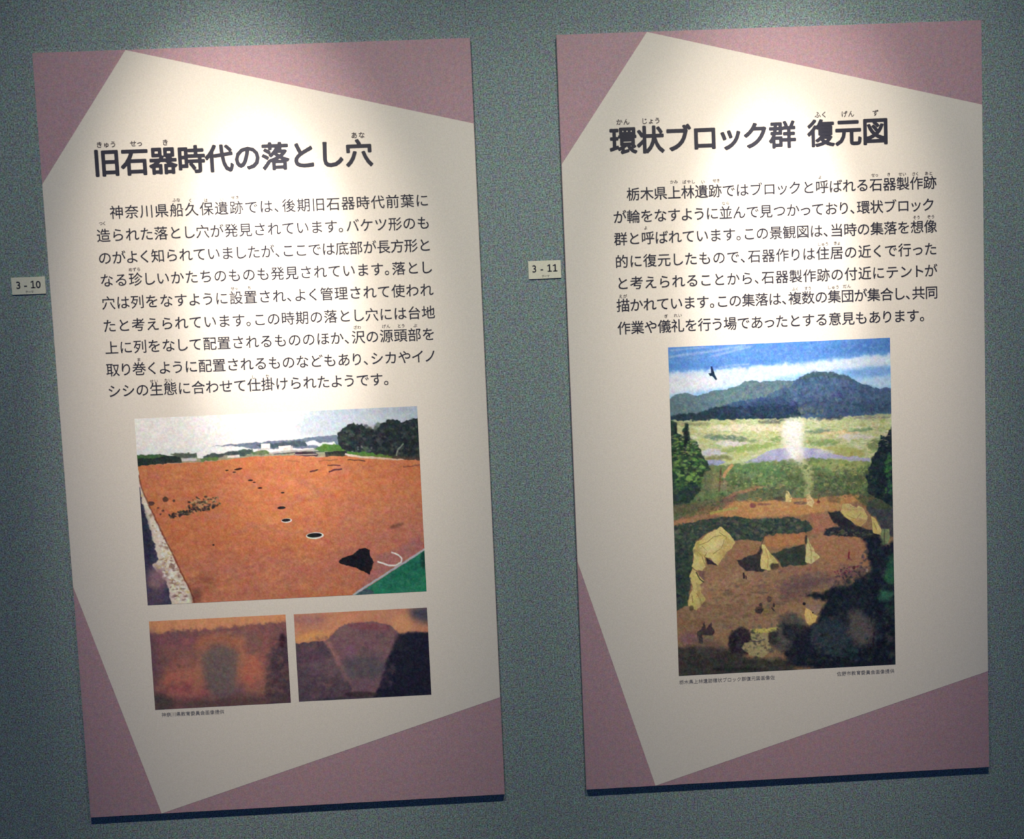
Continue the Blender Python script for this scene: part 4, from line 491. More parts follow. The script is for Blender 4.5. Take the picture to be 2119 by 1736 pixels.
 ('P',[(259.0,167.6),(257.4,168.7),(252.5,169.8),(244.8,170.8),(235.2,171.5),(224.4,172.0),(213.7,172.1),(204.0,171.9),(196.3,171.3),(191.3,170.5),(189.5,169.5),(191.2,168.4),(196.1,167.3),(203.7,166.3),(213.4,165.6),(224.1,165.1),(234.9,165.0),(244.6,165.2),(252.3,165.8),(257.3,166.6)],(75,82,86),3.3,3.3,0.85),
 ('P',[(378.7,166.1),(377.2,167.2),(373.0,168.2),(366.4,169.1),(358.1,169.6),(348.9,169.9),(339.7,169.8),(331.3,169.4),(324.7,168.7),(320.4,167.8),(318.9,166.7),(320.3,165.6),(324.6,164.6),(331.1,163.8),(339.5,163.2),(348.7,163.0),(357.9,163.1),(366.3,163.5),(372.9,164.2),(377.2,165.1)],(58,68,86),3.3,3.3,0.85),
 ('P',[(481.0,169.5),(479.1,170.9),(473.4,172.2),(464.6,173.2),(453.5,174.0),(441.2,174.3),(428.8,174.2),(417.7,173.7),(408.8,172.8),(403.1,171.6),(401.1,170.2),(403.0,168.8),(408.7,167.5),(417.5,166.5),(428.6,165.7),(440.9,165.4),(453.2,165.5),(464.4,166.0),(473.3,166.9),(479.0,168.1)],(145,137,131),3.3,3.3,0.85),
 ('P',[(442.7,212.0),(440.7,213.7),(435.0,215.1),(426.2,216.1),(415.0,216.4),(402.6,216.2),(390.3,215.4),(379.2,214.1),(370.4,212.4),(364.7,210.5),(362.8,208.6),(364.8,206.8),(370.5,205.4),(379.4,204.5),(390.5,204.1),(402.9,204.3),(415.2,205.1),(426.3,206.5),(435.2,208.2),(440.8,210.1)],(209,202,202),3.3,3.3,0.85),
 ('P',[(132.7,243.2),(131.2,244.6),(126.9,245.8),(120.3,246.6),(112.0,247.0),(102.7,246.8),(93.5,246.2),(85.3,245.1),(78.7,243.7),(74.5,242.2),(73.1,240.6),(74.6,239.1),(78.9,237.9),(85.5,237.1),(93.8,236.8),(103.0,236.9),(112.2,237.6),(120.5,238.6),(127.1,240.0),(131.3,241.6)],(128,130,94),3.3,3.3,0.85),
 ('P',[(87.8,167.2),(85.6,168.3),(79.2,169.1),(69.4,169.6),(56.9,169.6),(43.2,169.2),(29.4,168.5),(17.0,167.4),(7.2,166.1),(1.0,164.7),(-1.2,163.4),(1.0,162.3),(7.4,161.5),(17.3,161.0),(29.7,161.0),(43.4,161.4),(57.2,162.1),(69.6,163.2),(79.4,164.5),(85.7,165.9)],(144,143,114),3.3,3.3,0.85),
 ('P',[(157.2,254.1),(184.9,245.4),(202.6,236.3),(227.7,228.7),(277.6,227.2),(327.3,234.3),(347.0,245.0),(389.4,252.3),(436.8,258.9),(429.2,267.2),(351.8,255.2),(276.8,256.4),(201.9,261.1)],(170,170,202),1.7,2.4,1.0),
 ('P',[(73.0,245.5),(102.8,245.3),(117.5,252.4),(97.4,259.0),(72.5,260.4)],(154,162,200),1.7,1.9,1.0),
 ('P',[(354.5,242.0),(353.3,243.4),(350.0,244.4),(345.0,244.9),(338.6,244.9),(331.7,244.4),(324.8,243.3),(318.7,241.9),(313.8,240.3),(310.8,238.6),(309.8,236.9),(311.0,235.5),(314.4,234.5),(319.4,234.0),(325.7,234.0),(332.6,234.5),(339.5,235.5),(345.7,236.9),(350.5,238.6),(353.6,240.3)],(203,205,214),3.3,0.0,0.6),
 ('P',[(-12.0,261.6),(85.0,258.4),(152.2,257.6),(251.9,253.8),(301.9,251.8),(426.7,265.9),(491.8,271.2),(489.8,386.1),(-16.5,393.2)],(112,132,89),2.4,3.3,1.0),
 ('B',[(0.3,264.6),(152.1,261.4),(301.8,255.5),(474.2,272.9),(480.3,353.1),(325.0,333.7),(175.0,332.0),(25.2,340.2)],460,2.8,8.5,1.4,[(92,124,81),(140,158,100),(78,100,70),(160,167,115),(104,118,89),(126,144,87)],0.5),
 ('P',[(243.9,275.3),(241.0,280.5),(232.7,285.0),(219.9,288.3),(203.9,290.1),(186.1,290.2),(168.5,288.5),(152.6,285.4),(140.0,281.0),(132.0,275.8),(129.4,270.3),(132.4,265.0),(140.6,260.6),(153.4,257.3),(169.4,255.5),(187.1,255.4),(204.8,257.1),(220.7,260.2),(233.2,264.6),(241.2,269.8)],(99,135,91),8.0,3.8,0.7),
 ('P',[(248.6,285.4),(247.4,289.2),(244.2,292.6),(239.1,295.1),(232.8,296.6),(225.9,296.9),(219.0,296.0),(212.8,293.9),(207.9,291.0),(204.8,287.4),(203.8,283.5),(205.0,279.7),(208.3,276.4),(213.3,273.8),(219.6,272.4),(226.5,272.1),(233.4,273.0),(239.7,275.0),(244.5,278.0),(247.6,281.6)],(80,113,76),8.0,3.8,0.7),
 ('P',[(375.7,306.0),(373.4,312.0),(366.9,317.3),(356.8,321.3),(344.2,323.5),(330.3,323.9),(316.4,322.3),(303.9,318.9),(294.0,314.1),(287.8,308.2),(285.7,302.0),(288.1,296.0),(294.6,290.7),(304.6,286.7),(317.2,284.5),(331.2,284.1),(345.0,285.7),(357.5,289.1),(367.4,293.9),(373.7,299.7)],(92,108,79),8.0,3.8,0.7),
 ('P',[(426.6,270.9),(423.6,273.8),(415.0,276.2),(401.7,277.8),(384.9,278.5),(366.3,278.2),(347.8,276.9),(331.1,274.7),(317.9,272.0),(309.4,268.8),(306.6,265.6),(309.6,262.7),(318.2,260.3),(331.5,258.7),(348.2,258.0),(366.7,258.3),(385.3,259.6),(402.0,261.7),(415.2,264.5),(423.7,267.7)],(163,173,109),8.0,3.8,0.7),
 ('P',[(106.7,281.7),(105.4,287.0),(102.1,291.7),(97.0,295.3),(90.7,297.5),(83.8,298.1),(76.9,296.9),(70.7,294.2),(65.9,290.1),(62.9,285.1),(61.9,279.7),(63.2,274.4),(66.5,269.7),(71.6,266.1),(77.9,263.9),(84.8,263.4),(91.7,264.5),(97.9,267.3),(102.7,271.3),(105.7,276.3)],(135,135,97),8.0,3.8,0.7),
 ('P',[(283.4,294.4),(282.5,298.2),(279.9,301.6),(275.9,304.2),(271.0,305.7),(265.6,306.1),(260.2,305.2),(255.4,303.3),(251.6,300.3),(249.2,296.8),(248.5,292.9),(249.4,289.1),(252.0,285.7),(255.9,283.2),(260.8,281.6),(266.2,281.2),(271.6,282.1),(276.4,284.1),(280.2,287.0),(282.6,290.6)],(84,101,70),8.0,3.8,0.7),
 ('P',[(171.1,294.5),(169.5,297.5),(165.2,300.0),(158.5,301.9),(150.1,303.0),(140.9,303.1),(131.7,302.2),(123.4,300.4),(116.9,297.9),(112.7,295.0),(111.3,291.8),(112.9,288.8),(117.2,286.2),(123.9,284.3),(132.2,283.3),(141.5,283.2),(150.7,284.1),(159.0,285.9),(165.5,288.4),(169.7,291.3)],(82,105,70),8.0,3.8,0.7),
 ('P',[(435.9,306.1),(434.1,310.7),(429.1,314.6),(421.2,317.6),(411.4,319.3),(400.5,319.5),(389.7,318.3),(380.0,315.8),(372.3,312.1),(367.4,307.7),(365.8,303.0),(367.6,298.5),(372.7,294.6),(380.5,291.6),(390.3,289.9),(401.1,289.7),(412.0,290.9),(421.7,293.4),(429.4,297.1),(434.3,301.4)],(96,106,75),8.0,3.8,0.7),
 ('P',[(270.2,323.7),(266.9,327.4),(257.6,330.5),(243.1,332.6),(225.0,333.6),(204.9,333.3),(184.9,331.8),(166.9,329.2),(152.6,325.8),(143.5,321.9),(140.5,318.0),(143.7,314.3),(153.0,311.2),(167.4,309.1),(185.6,308.1),(205.6,308.4),(225.6,309.9),(243.7,312.5),(258.0,315.9),(267.1,319.7)],(91,98,81),8.0,3.8,0.7),
 ('P',[(123.5,302.3),(122.0,306.1),(118.0,309.4),(111.9,311.8),(104.2,313.3),(95.7,313.5),(87.3,312.5),(79.7,310.4),(73.8,307.4),(70.0,303.8),(68.8,299.9),(70.2,296.1),(74.2,292.8),(80.3,290.3),(88.0,288.9),(96.5,288.7),(104.9,289.7),(112.5,291.8),(118.5,294.8),(122.2,298.4)],(150,134,104),8.0,3.8,0.7),
 ('P',[(392.8,331.7),(390.0,334.6),(382.1,337.1),(369.9,338.7),(354.5,339.5),(337.4,339.2),(320.4,337.9),(305.1,335.8),(293.0,333.1),(285.2,330.0),(282.6,326.8),(285.4,323.8),(293.3,321.4),(305.5,319.7),(320.9,319.0),(337.9,319.3),(354.9,320.5),(370.2,322.6),(382.4,325.3),(390.1,328.5)],(89,92,75),8.0,3.8,0.7),
 ('P',[(130.1,255.4),(121.9,263.7),(113.8,271.3),(108.1,284.1),(114.9,287.2),(120.0,275.6),(127.2,269.0),(135.4,260.7)],(202,159,116),1.9,0.7,0.9),
 ('P',[(103.1,269.1),(101.2,296.2),(98.7,315.9),(102.6,316.5),(105.2,296.6),(107.0,269.4)],(110,85,70),1.4,0.7,0.8),
 ('P',[(118.2,302.1),(117.8,305.9),(116.9,309.3),(115.5,312.0),(113.8,313.7),(111.9,314.2),(110.1,313.5),(108.5,311.7),(107.2,308.9),(106.5,305.4),(106.3,301.5),(106.7,297.7),(107.7,294.3),(109.1,291.6),(110.8,289.9),(112.6,289.4),(114.5,290.1),(116.1,291.9),(117.3,294.7),(118.1,298.2)],(140,124,102),2.4,0.0,0.8),
 ('P',[(105.7,264.2),(104.3,279.0),(107.2,279.3),(108.7,264.5)],(89,60,53),0.9,0.7,0.8),
 ('P',[(-15.9,378.2),(49.5,356.2),(115.3,326.8),(138.0,316.6),(190.7,306.5),(200.6,309.4),(150.3,323.4),(130.0,334.9),(199.9,335.6),(249.9,335.3),(324.9,339.9),(405.3,333.5),(440.2,343.8),(445.0,359.0),(490.0,371.0),(496.2,754.6),(-15.4,731.6)],(156,123,94),2.4,2.8,1.0),
 ('P',[(134.8,340.1),(199.8,338.0),(324.8,341.1),(405.3,334.2),(442.7,346.4),(374.7,355.8),(364.3,370.4),(261.4,375.8),(123.8,374.6),(81.7,365.2)],(199,151,99),2.8,2.8,0.85),
 ('B',[(74.5,354.9),(150.3,320.9),(195.6,308.0),(124.9,337.2),(24.3,365.1)],40,2.4,5.7,2.2,[(172,127,107),(198,154,107)],0.6),
 ('P',[(-14.6,338.4),(50.2,336.3),(95.3,328.4),(125.1,332.2),(79.9,342.7),(37.1,355.7),(-15.4,363.3)],(112,115,82),3.3,2.8,0.9),
 ('P',[(150.5,325.6),(149.3,328.0),(144.9,331.3),(137.5,335.2),(127.9,339.2),(117.0,342.9),(105.9,346.1),(95.7,348.3),(87.4,349.4),(81.8,349.3),(79.5,347.9),(80.6,345.5),(85.1,342.2),(92.5,338.3),(102.1,334.3),(112.9,330.6),(124.0,327.4),(134.2,325.2),(142.5,324.1),(148.1,324.2)],(121,93,93),3.8,0.0,0.6),
 ('P',[(137.8,322.8),(165.4,319.1),(240.1,324.9),(244.7,342.5),(164.8,339.0),(135.0,335.2)],(105,111,84),3.3,2.8,0.8),
 ('P',[(334.9,340.3),(350.1,334.8),(365.0,340.4),(364.7,352.9),(339.7,349.3)],(71,62,54),3.3,2.4,0.4),
 ('P',[(471.2,582.9),(459.4,615.4),(426.4,643.6),(375.5,664.9),(311.6,677.0),(241.2,678.8),(171.1,670.1),(108.3,651.9),(59.0,625.8),(27.9,594.7),(17.9,561.4),(30.0,529.2),(62.9,501.2),(113.4,480.2),(176.7,468.1),(246.6,466.2),(316.3,474.6),(379.1,492.6),(428.9,518.4),(460.6,549.5)],(160,129,104),47.2,0.0,0.5),
 ('P',[(249.6,523.3),(245.4,536.1),(231.3,548.2),(208.7,558.5),(179.8,566.0),(147.4,569.8),(114.7,569.7),(85.0,565.7),(61.1,558.1),(45.4,547.7),(39.4,535.6),(43.6,522.9),(57.7,510.8),(80.2,500.5),(109.0,493.1),(141.3,489.2),(173.9,489.3),(203.6,493.3),(227.6,500.8),(243.4,511.2)],(177,139,109),21.2,0.0,0.6),
 ('P',[(323.6,590.2),(319.0,596.7),(304.4,603.2),(281.4,609.1),(252.2,613.6),(219.6,616.5),(186.9,617.4),(157.3,616.2),(133.6,613.1),(118.3,608.3),(112.6,602.3),(117.3,595.8),(131.9,589.3),(154.8,583.4),(184.0,578.9),(216.5,576.0),(249.1,575.1),(278.8,576.3),(302.5,579.4),(317.9,584.2)],(174,143,107),14.2,0.0,0.6),
 ('P',[(409.3,509.1),(405.5,515.9),(394.6,521.8),(377.7,526.0),(356.6,528.2),(333.2,528.3),(309.9,526.1),(288.9,521.8),(272.3,516.0),(261.7,509.2),(258.2,502.0),(262.1,495.2),(273.0,489.4),(289.8,485.1),(310.9,482.9),(334.2,482.9),(357.5,485.1),(378.5,489.3),(395.1,495.1),(405.7,501.9)],(178,129,104),14.2,0.0,0.6),
 ('P',[(332.7,516.9),(331.1,522.7),(324.7,528.5),(314.3,533.8),(300.8,538.1),(285.5,540.9),(270.0,542.0),(255.7,541.3),(244.2,538.9),(236.4,534.9),(233.1,529.8),(234.7,524.1),(241.1,518.3),(251.5,513.0),(265.0,508.7),(280.2,505.8),(295.7,504.7),(310.0,505.4),(321.6,507.9),(329.4,511.8)],(126,100,96),11.8,0.0,0.6),
 ('B',[(65.0,500.5),(296.3,488.7),(409.9,478.8),(345.7,531.4),(282.0,561.3),(217.5,616.5),(15.0,649.9),(4.9,575.9)],360,2.4,8.0,2.2,[(189,148,123),(140,114,98),(161,122,107),(118,98,85),(199,161,119),(157,114,110)],0.35),
 ('P',[(0.4,372.8),(36.7,368.5),(52.0,358.2),(56.8,363.6),(36.4,377.7),(58.9,374.9),(58.5,387.4),(0.0,384.8)],(180,133,100),2.1,1.4,1.0),
 ('P',[(79.9,365.3),(104.8,359.5),(139.8,355.6),(139.1,350.6),(103.9,354.6),(78.7,360.5)],(173,173,97),1.9,0.7,0.8),
 ('P',[(-16.3,387.8),(61.4,375.1),(133.9,370.8),(198.6,381.3),(261.3,378.6),(293.6,390.6),(307.0,407.5),(285.5,413.2),(197.7,416.3),(188.6,429.6),(147.4,422.7),(132.4,424.5),(113.0,402.4),(103.3,393.2),(73.0,403.1),(47.4,421.9),(41.8,441.7),(35.9,486.6),(24.9,561.7),(-2.5,571.8),(-22.5,570.8)],(61,76,69),2.1,2.8,1.0),
 ('B',[(1.1,389.8),(61.3,378.8),(133.8,375.8),(261.2,384.1),(298.2,407.1),(192.7,416.0),(135.0,420.9),(108.2,394.7),(70.6,400.5),(34.5,436.3),(-1.3,459.8)],300,2.4,6.6,1.4,[(91,111,81),(42,53,60),(116,122,101),(68,90,71),(52,65,73),(99,94,92)],0.6),
 ('B',[(-0.4,434.7),(39.5,436.6),(30.2,491.4),(23.1,556.6),(-2.3,565.5)],110,2.8,7.1,1.2,[(49,67,62),(37,44,57),(64,84,64)],0.6),
 ('P',[(132.4,423.3),(188.6,429.6),(189.2,453.5),(151.4,459.3),(131.1,465.9),(111.4,457.4),(126.9,440.6)],(165,123,96),3.3,2.4,0.85),
 ('P',[(299.1,370.8),(349.1,378.0),(353.6,400.8),(330.7,414.8),(295.4,420.7),(308.4,403.8)],(177,123,101),3.3,2.4,0.9),
 ('P',[(197.6,420.0),(285.5,414.0),(290.0,438.0),(222.0,445.0),(197.1,438.8)],(191,135,93),2.8,1.9,0.9),
 ('P',[(328.1,417.2),(413.4,428.6),(422.2,494.5),(346.6,491.0),(316.9,467.0),(295.2,430.7)],(180,132,100),3.8,2.4,0.85),
 ('P',[(336.7,373.7),(364.3,371.2),(374.1,385.4),(398.8,404.1),(436.3,417.1),(453.7,430.5),(408.3,430.9),(328.0,421.0),(330.8,409.8),(361.1,403.6),(343.9,385.3)],(50,51,58),2.1,2.4,1.0),
 ('B',[(333.3,409.9),(411.2,416.0),(443.6,430.0),(335.6,421.3)],50,1.9,4.7,1.4,[(87,97,77),(42,43,56),(114,116,99)],0.6),
 ('P',[(450.3,345.0),(490.6,341.8),(493.9,437.3),(471.3,431.3),(464.1,415.9),(454.0,412.9),(441.9,389.7),(432.0,381.8),(422.2,368.8),(425.0,353.9)],(60,69,77),2.8,2.8,0.9),
 ('P',[(410.3,333.3),(490.8,326.9),(490.0,371.9),(449.8,370.1),(422.3,361.3),(400.0,345.3)],(75,85,65),3.3,2.8,0.8),
 ('P',[(370.9,355.3),(384.7,355.9),(399.6,365.3),(405.2,360.5),(414.7,366.0),(420.7,378.8),(424.3,386.4),(422.9,395.2),(408.8,407.1),(396.4,400.2),(376.5,386.8),(365.6,371.3)],(209,191,124),0.9,0.9,1.0),
 ('P',[(374.3,367.4),(389.4,370.6),(409.7,369.0),(409.5,367.5),(389.5,369.1),(374.6,365.9)],(123,104,76),0.7,0.7,0.8),
 ('P',[(384.0,356.1),(386.6,362.8),(396.9,366.4),(397.3,365.0),(387.6,361.7),(385.4,355.6)],(61,54,55),0.7,0.7,0.8),
 ('P',[(378.8,382.8),(399.2,391.3),(410.2,378.9),(408.6,377.6),(399.0,389.3),(379.5,381.0)],(154,129,92),0.9,0.7,0.7),
 ('P',[(431.9,384.3),(441.3,392.2),(447.9,405.1),(455.2,416.7),(451.7,427.9),(436.2,422.1),(434.0,404.4)],(211,193,125),0.9,0.9,1.0),
 ('P',[(436.0,399.8),(443.2,415.2),(444.6,414.6),(437.3,399.2)],(145,105,77),0.7,0.7,0.7),
 ('P',[(455.3,414.2),(471.6,414.9),(472.8,433.9),(466.0,449.9),(455.8,452.0),(451.1,435.4)],(133,146,106),0.9,0.9,1.0),
 ('P',[(460.3,415.6),(458.4,448.2),(460.9,448.5),(462.8,415.8)],(73,85,67),0.9,0.7,0.7),
 ('P',[(409.6,431.0),(448.7,427.7),(455.8,452.0),(471.0,451.4),(489.0,432.1),(493.9,737.3),(341.5,724.6),(253.0,710.0),(231.0,680.8),(259.7,644.0),(290.5,625.1),(308.5,613.3),(319.3,585.9),(329.7,568.6),(287.1,556.4),(282.3,546.1),(320.1,550.4),(340.5,538.7),(375.9,536.6),(411.7,514.2),(429.6,505.0),(422.7,471.8),(420.6,446.6)],(29,36,49),6.1,3.3,1.0),
 ('B',[(423.1,449.2),(481.1,451.9),(479.2,705.8),(265.9,700.4),(254.2,661.6),(331.8,589.0),(345.4,546.5)],330,3.3,9.4,1.1,[(38,49,59),(20,23,36),(51,67,72),(33,41,65),(44,58,54)],0.5),
 ('P',[(482.4,517.6),(481.7,523.8),(479.8,529.3),(476.9,533.7),(473.4,536.4),(469.4,537.2),(465.6,536.0),(462.1,533.0),(459.4,528.4),(457.7,522.7),(457.2,516.4),(457.9,510.2),(459.8,504.6),(462.7,500.3),(466.3,497.6),(470.2,496.8),(474.1,497.9),(477.5,501.0),(480.2,505.6),(481.9,511.3)],(58,121,86),8.0,4.7,0.75),
 ('P',[(480.4,563.1),(479.4,566.9),(476.9,570.4),(472.9,573.0),(467.9,574.6),(462.4,574.9),(457.0,574.0),(452.1,572.0),(448.2,569.0),(445.7,565.4),(445.0,561.4),(445.9,557.5),(448.5,554.1),(452.4,551.5),(457.4,549.9),(462.9,549.6),(468.4,550.4),(473.3,552.5),(477.1,555.5),(479.6,559.1)],(63,127,92),8.0,4.7,0.75),
 ('P',[(483.0,487.2),(482.5,491.9),(481.4,496.1),(479.6,499.4),(477.5,501.4),(475.1,502.0),(472.8,501.2),(470.7,498.9),(469.1,495.5),(468.1,491.2),(467.8,486.5),(468.3,481.9),(469.4,477.7),(471.2,474.5),(473.3,472.4),(475.7,471.8),(478.0,472.6),(480.1,474.9),(481.7,478.3),(482.7,482.6)],(53,112,79),8.0,4.7,0.75),
 ('P',[(481.2,591.1),(480.5,593.4),(478.7,595.4),(475.8,597.0),(472.3,597.9),(468.4,598.1),(464.4,597.5),(460.9,596.3),(458.2,594.4),(456.4,592.2),(455.8,589.8),(456.5,587.5),(458.3,585.5),(461.2,583.9),(464.7,583.0),(468.6,582.8),(472.5,583.4),(476.0,584.6),(478.8,586.5),(480.6,588.7)],(48,84,65),8.0,4.7,0.75),
 ('P',[(383.7,650.0),(381.2,662.5),(374.5,673.6),(364.2,682.1),(351.3,687.3),(337.2,688.6),(323.1,685.9),(310.6,679.5),(300.7,670.0),(294.5,658.3),(292.6,645.6),(295.1,633.1),(301.8,622.1),(312.1,613.6),(324.9,608.4),(339.0,607.1),(353.0,609.8),(365.6,616.2),(375.5,625.7),(381.7,637.3)],(58,74,85),8.0,4.7,0.75),
 ('P',[(398.2,681.4),(396.7,686.0),(392.3,690.1),(385.4,693.2),(376.9,694.9),(367.5,695.2),(358.1,694.0),(349.7,691.4),(343.0,687.7),(338.8,683.2),(337.4,678.4),(339.0,673.7),(343.4,669.7),(350.2,666.6),(358.7,664.9),(368.1,664.6),(377.5,665.8),(386.0,668.4),(392.6,672.1),(396.9,676.6)],(50,68,72),8.0,4.7,0.75),
 ('P',[(278.2,611.8),(276.7,618.0),(272.6,623.5),(266.4,627.7),(258.6,630.2),(250.0,630.8),(241.4,629.4),(233.7,626.1),(227.7,621.3),(223.9,615.5),(222.7,609.2),(224.3,603.0),(228.3,597.5),(234.6,593.3),(242.4,590.8),(251.0,590.2),(259.5,591.6),(267.2,594.9),(273.2,599.6),(277.0,605.5)],(68,76,82),8.0,4.7,0.75),
 ('P',[(324.8,677.8),(322.4,682.4),(315.8,686.3),(305.7,689.2),(292.9,690.8),(278.8,690.8),(264.8,689.4),(252.1,686.6),(242.2,682.7),(235.8,678.1),(233.7,673.3),(236.1,668.7),(242.6,664.8),(252.8,661.9),(265.5,660.3),(279.6,660.3),(293.6,661.7),(306.3,664.5),(316.3,668.4),(322.6,672.9)],(34,39,53),8.0,4.7,0.75),
 ('P',[(429.9,622.9),(434.4,634.1),(436.1,645.4),(434.7,655.8),(430.5,664.2),(423.9,669.8),(415.4,672.1),(406.0,670.9),(396.5,666.2),(387.9,658.5),(381.1,648.6),(376.6,637.5),(375.0,626.2),(376.4,615.8),(380.6,607.5),(387.2,601.8),(395.6,599.5),(405.0,600.8),(414.5,605.4),(423.1,613.1)],(108,98,98),11.8,3.3,0.85),
 ('P',[(410.0,600.4),(409.1,604.2),(406.5,607.7),(402.5,610.3),(397.5,611.9),(392.0,612.2),(386.6,611.3),(381.7,609.3),(377.8,606.3),(375.4,602.6),(374.6,598.7),(375.6,594.8),(378.1,591.4),(382.1,588.7),(387.1,587.2),(392.6,586.8),(398.0,587.7),(402.9,589.7),(406.8,592.7),(409.2,596.4)],(98,93,93),7.1,0.0,0.6),
 ('P',[(432.5,642.0),(430.2,659.8),(429.8,675.3),(415.6,677.7),(416.5,681.7),(432.9,677.9),(434.2,660.3),(436.6,642.6)],(39,28,44),1.4,0.7,0.9),
 ('P',[(359.3,486.6),(427.3,494.8),(416.8,514.5),(375.9,535.3),(345.7,531.4),(361.3,511.9)],(145,115,100),3.8,2.8,0.75),
 ('P',[(47.4,423.2),(60.1,418.0),(72.9,405.6),(93.1,398.5),(100.3,392.3),(104.8,393.5),(113.0,402.4),(122.7,412.8),(132.5,427.8),(124.9,440.5),(111.6,449.9),(101.1,464.5),(93.2,477.5),(84.7,468.8),(76.2,459.6),(64.3,457.3),(67.7,478.0),(57.9,487.6),(45.4,485.0),(36.2,476.6),(42.6,456.8),(38.8,441.6)],(223,207,137),0.9,0.9,1.0),
 ('P',[(54.9,431.0),(72.7,425.0),(85.5,414.3),(102.8,412.7),(102.6,411.2),(84.9,412.9),(72.0,423.6),(54.4,429.5)],(133,114,73),0.7,0.7,0.8),
 ('P',[(99.9,399.0),(97.3,405.2),(112.0,415.3),(115.2,430.2),(116.7,429.9),(113.2,414.5),(98.5,404.2),(101.3,399.7)],(132,113,73),0.7,0.7,0.8),
 ('P',[(64.4,458.2),(72.4,445.5),(60.1,432.0),(59.0,433.0),(70.9,445.7),(63.2,457.3)],(134,115,74),0.7,0.7,0.8),
 ('P',[(84.4,451.8),(102.5,439.9),(109.4,422.5),(108.0,421.9),(101.3,439.0),(83.6,450.5)],(133,114,74),0.7,0.7,0.8),
 ('P',[(46.3,442.4),(58.2,455.4),(66.2,478.2),(67.6,477.8),(59.5,454.7),(47.3,441.4)],(134,115,74),0.7,0.7,0.8),
 ('P',[(66.3,457.9),(83.5,468.7),(92.7,477.4),(80.8,474.9),(70.8,474.4)],(53,47,57),1.2,1.2,1.0),
 ('P',[(102.2,424.4),(102.8,427.6),(101.6,431.4),(98.7,435.4),(94.5,439.3),(89.3,442.5),(83.6,445.0),(78.0,446.3),(73.1,446.3),(69.3,445.2),(66.9,442.9),(66.3,439.7),(67.5,435.9),(70.4,431.9),(74.6,428.0),(79.8,424.7),(85.5,422.3),(91.1,421.0),(96.0,421.0),(99.8,422.1)],(237,225,165),7.1,0.0,0.7),
 ('P',[(36.8,481.6),(45.4,487.0),(51.3,497.4),(62.6,510.5),(53.1,517.6),(55.1,535.4),(64.4,550.9),(54.2,564.4),(42.6,573.9),(25.9,561.7),(28.6,541.7),(37.1,524.4),(30.0,498.9)],(217,199,129),0.9,0.9,1.0),
 ('P',[(44.1,490.1),(51.3,505.7),(61.3,514.0),(62.8,512.0),(53.3,504.3),(46.4,489.0)],(60,54,53),0.9,0.7,1.0),
 ('P',[(43.1,535.3),(52.5,550.7),(54.6,563.3),(56.3,563.0),(54.2,550.1),(44.6,534.4)],(118,98,69),0.7,0.7,0.8),
 ('P',[(33.4,536.9),(34.7,557.2),(36.5,557.1),(35.1,536.8)],(129,109,69),0.7,0.7,0.7),
 ('P',[(50.4,484.8),(65.4,488.0),(62.2,508.0),(52.5,497.4)],(117,93,90),1.9,1.4,0.8),
 ('P',[(37.7,568.6),(37.4,570.5),(36.6,572.1),(35.5,573.4),(34.1,574.2),(32.5,574.4),(31.0,574.1),(29.6,573.1),(28.5,571.8),(27.9,570.0),(27.7,568.1),(28.0,566.3),(28.8,564.6),(29.9,563.3),(31.3,562.6),(32.9,562.3),(34.4,562.7),(35.8,563.6),(36.9,565.0),(37.5,566.7)],(76,66,58),1.9,0.0,0.8),
 ('P',[(133.6,469.0),(161.4,459.8),(180.3,455.6),(190.1,437.2),(187.1,483.6),(204.3,495.0),(155.4,493.2),(143.2,482.0)],(61,56,61),1.9,2.4,1.0),
 ('P',[(211.6,457.1),(247.1,446.6),(284.9,439.1),(288.3,484.5),(233.5,486.2),(228.8,474.2)],(65,73,65),2.1,2.4,1.0),
 ('P',[(274.2,465.0),(273.0,468.0),(269.8,470.7),(264.7,472.7),(258.4,473.8),(251.4,474.0),(244.4,473.2),(238.2,471.5),(233.2,469.0),(230.1,466.0),(229.1,462.9),(230.2,459.8),(233.5,457.2),(238.6,455.2),(244.9,454.1),(251.9,453.9),(258.9,454.7),(265.1,456.4),(270.1,458.9),(273.2,461.8)],(49,64,59),5.7,0.0,0.6),
 ('P',[(190.9,435.5),(196.4,435.8),(203.1,446.6),(210.4,457.0),(226.7,477.9),(218.0,480.5),(211.6,477.2),(208.2,492.6),(201.9,493.8),(187.7,488.7),(186.2,468.5),(192.2,453.6)],(227,211,140),0.9,0.9,1.0),
 ('P',[(197.2,444.1),(202.9,466.8),(201.0,489.2),(203.0,489.4),(204.8,466.7),(199.2,443.7)],(189,149,101),0.9,0.7,0.7),
 ('P',[(227.2,485.5),(226.7,487.8),(225.2,489.8),(222.9,491.4),(220.1,492.3),(217.0,492.5),(213.9,492.0),(211.1,490.8),(208.9,489.0),(207.6,486.9),(207.1,484.5),(207.7,482.2),(209.2,480.2),(211.4,478.6),(214.3,477.7),(217.4,477.4),(220.5,478.0),(223.2,479.2),(225.4,480.9),(226.8,483.1)],(64,60,50),2.8,0.0,0.8),
 ('P',[(290.3,423.0),(295.1,434.5),(307.1,456.4),(317.4,470.7),(305.3,479.0),(296.4,484.1),(285.2,478.1),(287.7,448.0)],(218,212,151),0.9,0.9,1.0),
 ('P',[(294.0,438.5),(298.5,458.6),(296.7,481.1),(298.7,481.3),(300.5,458.6),(296.0,438.1)],(157,159,100),0.9,0.7,0.7),
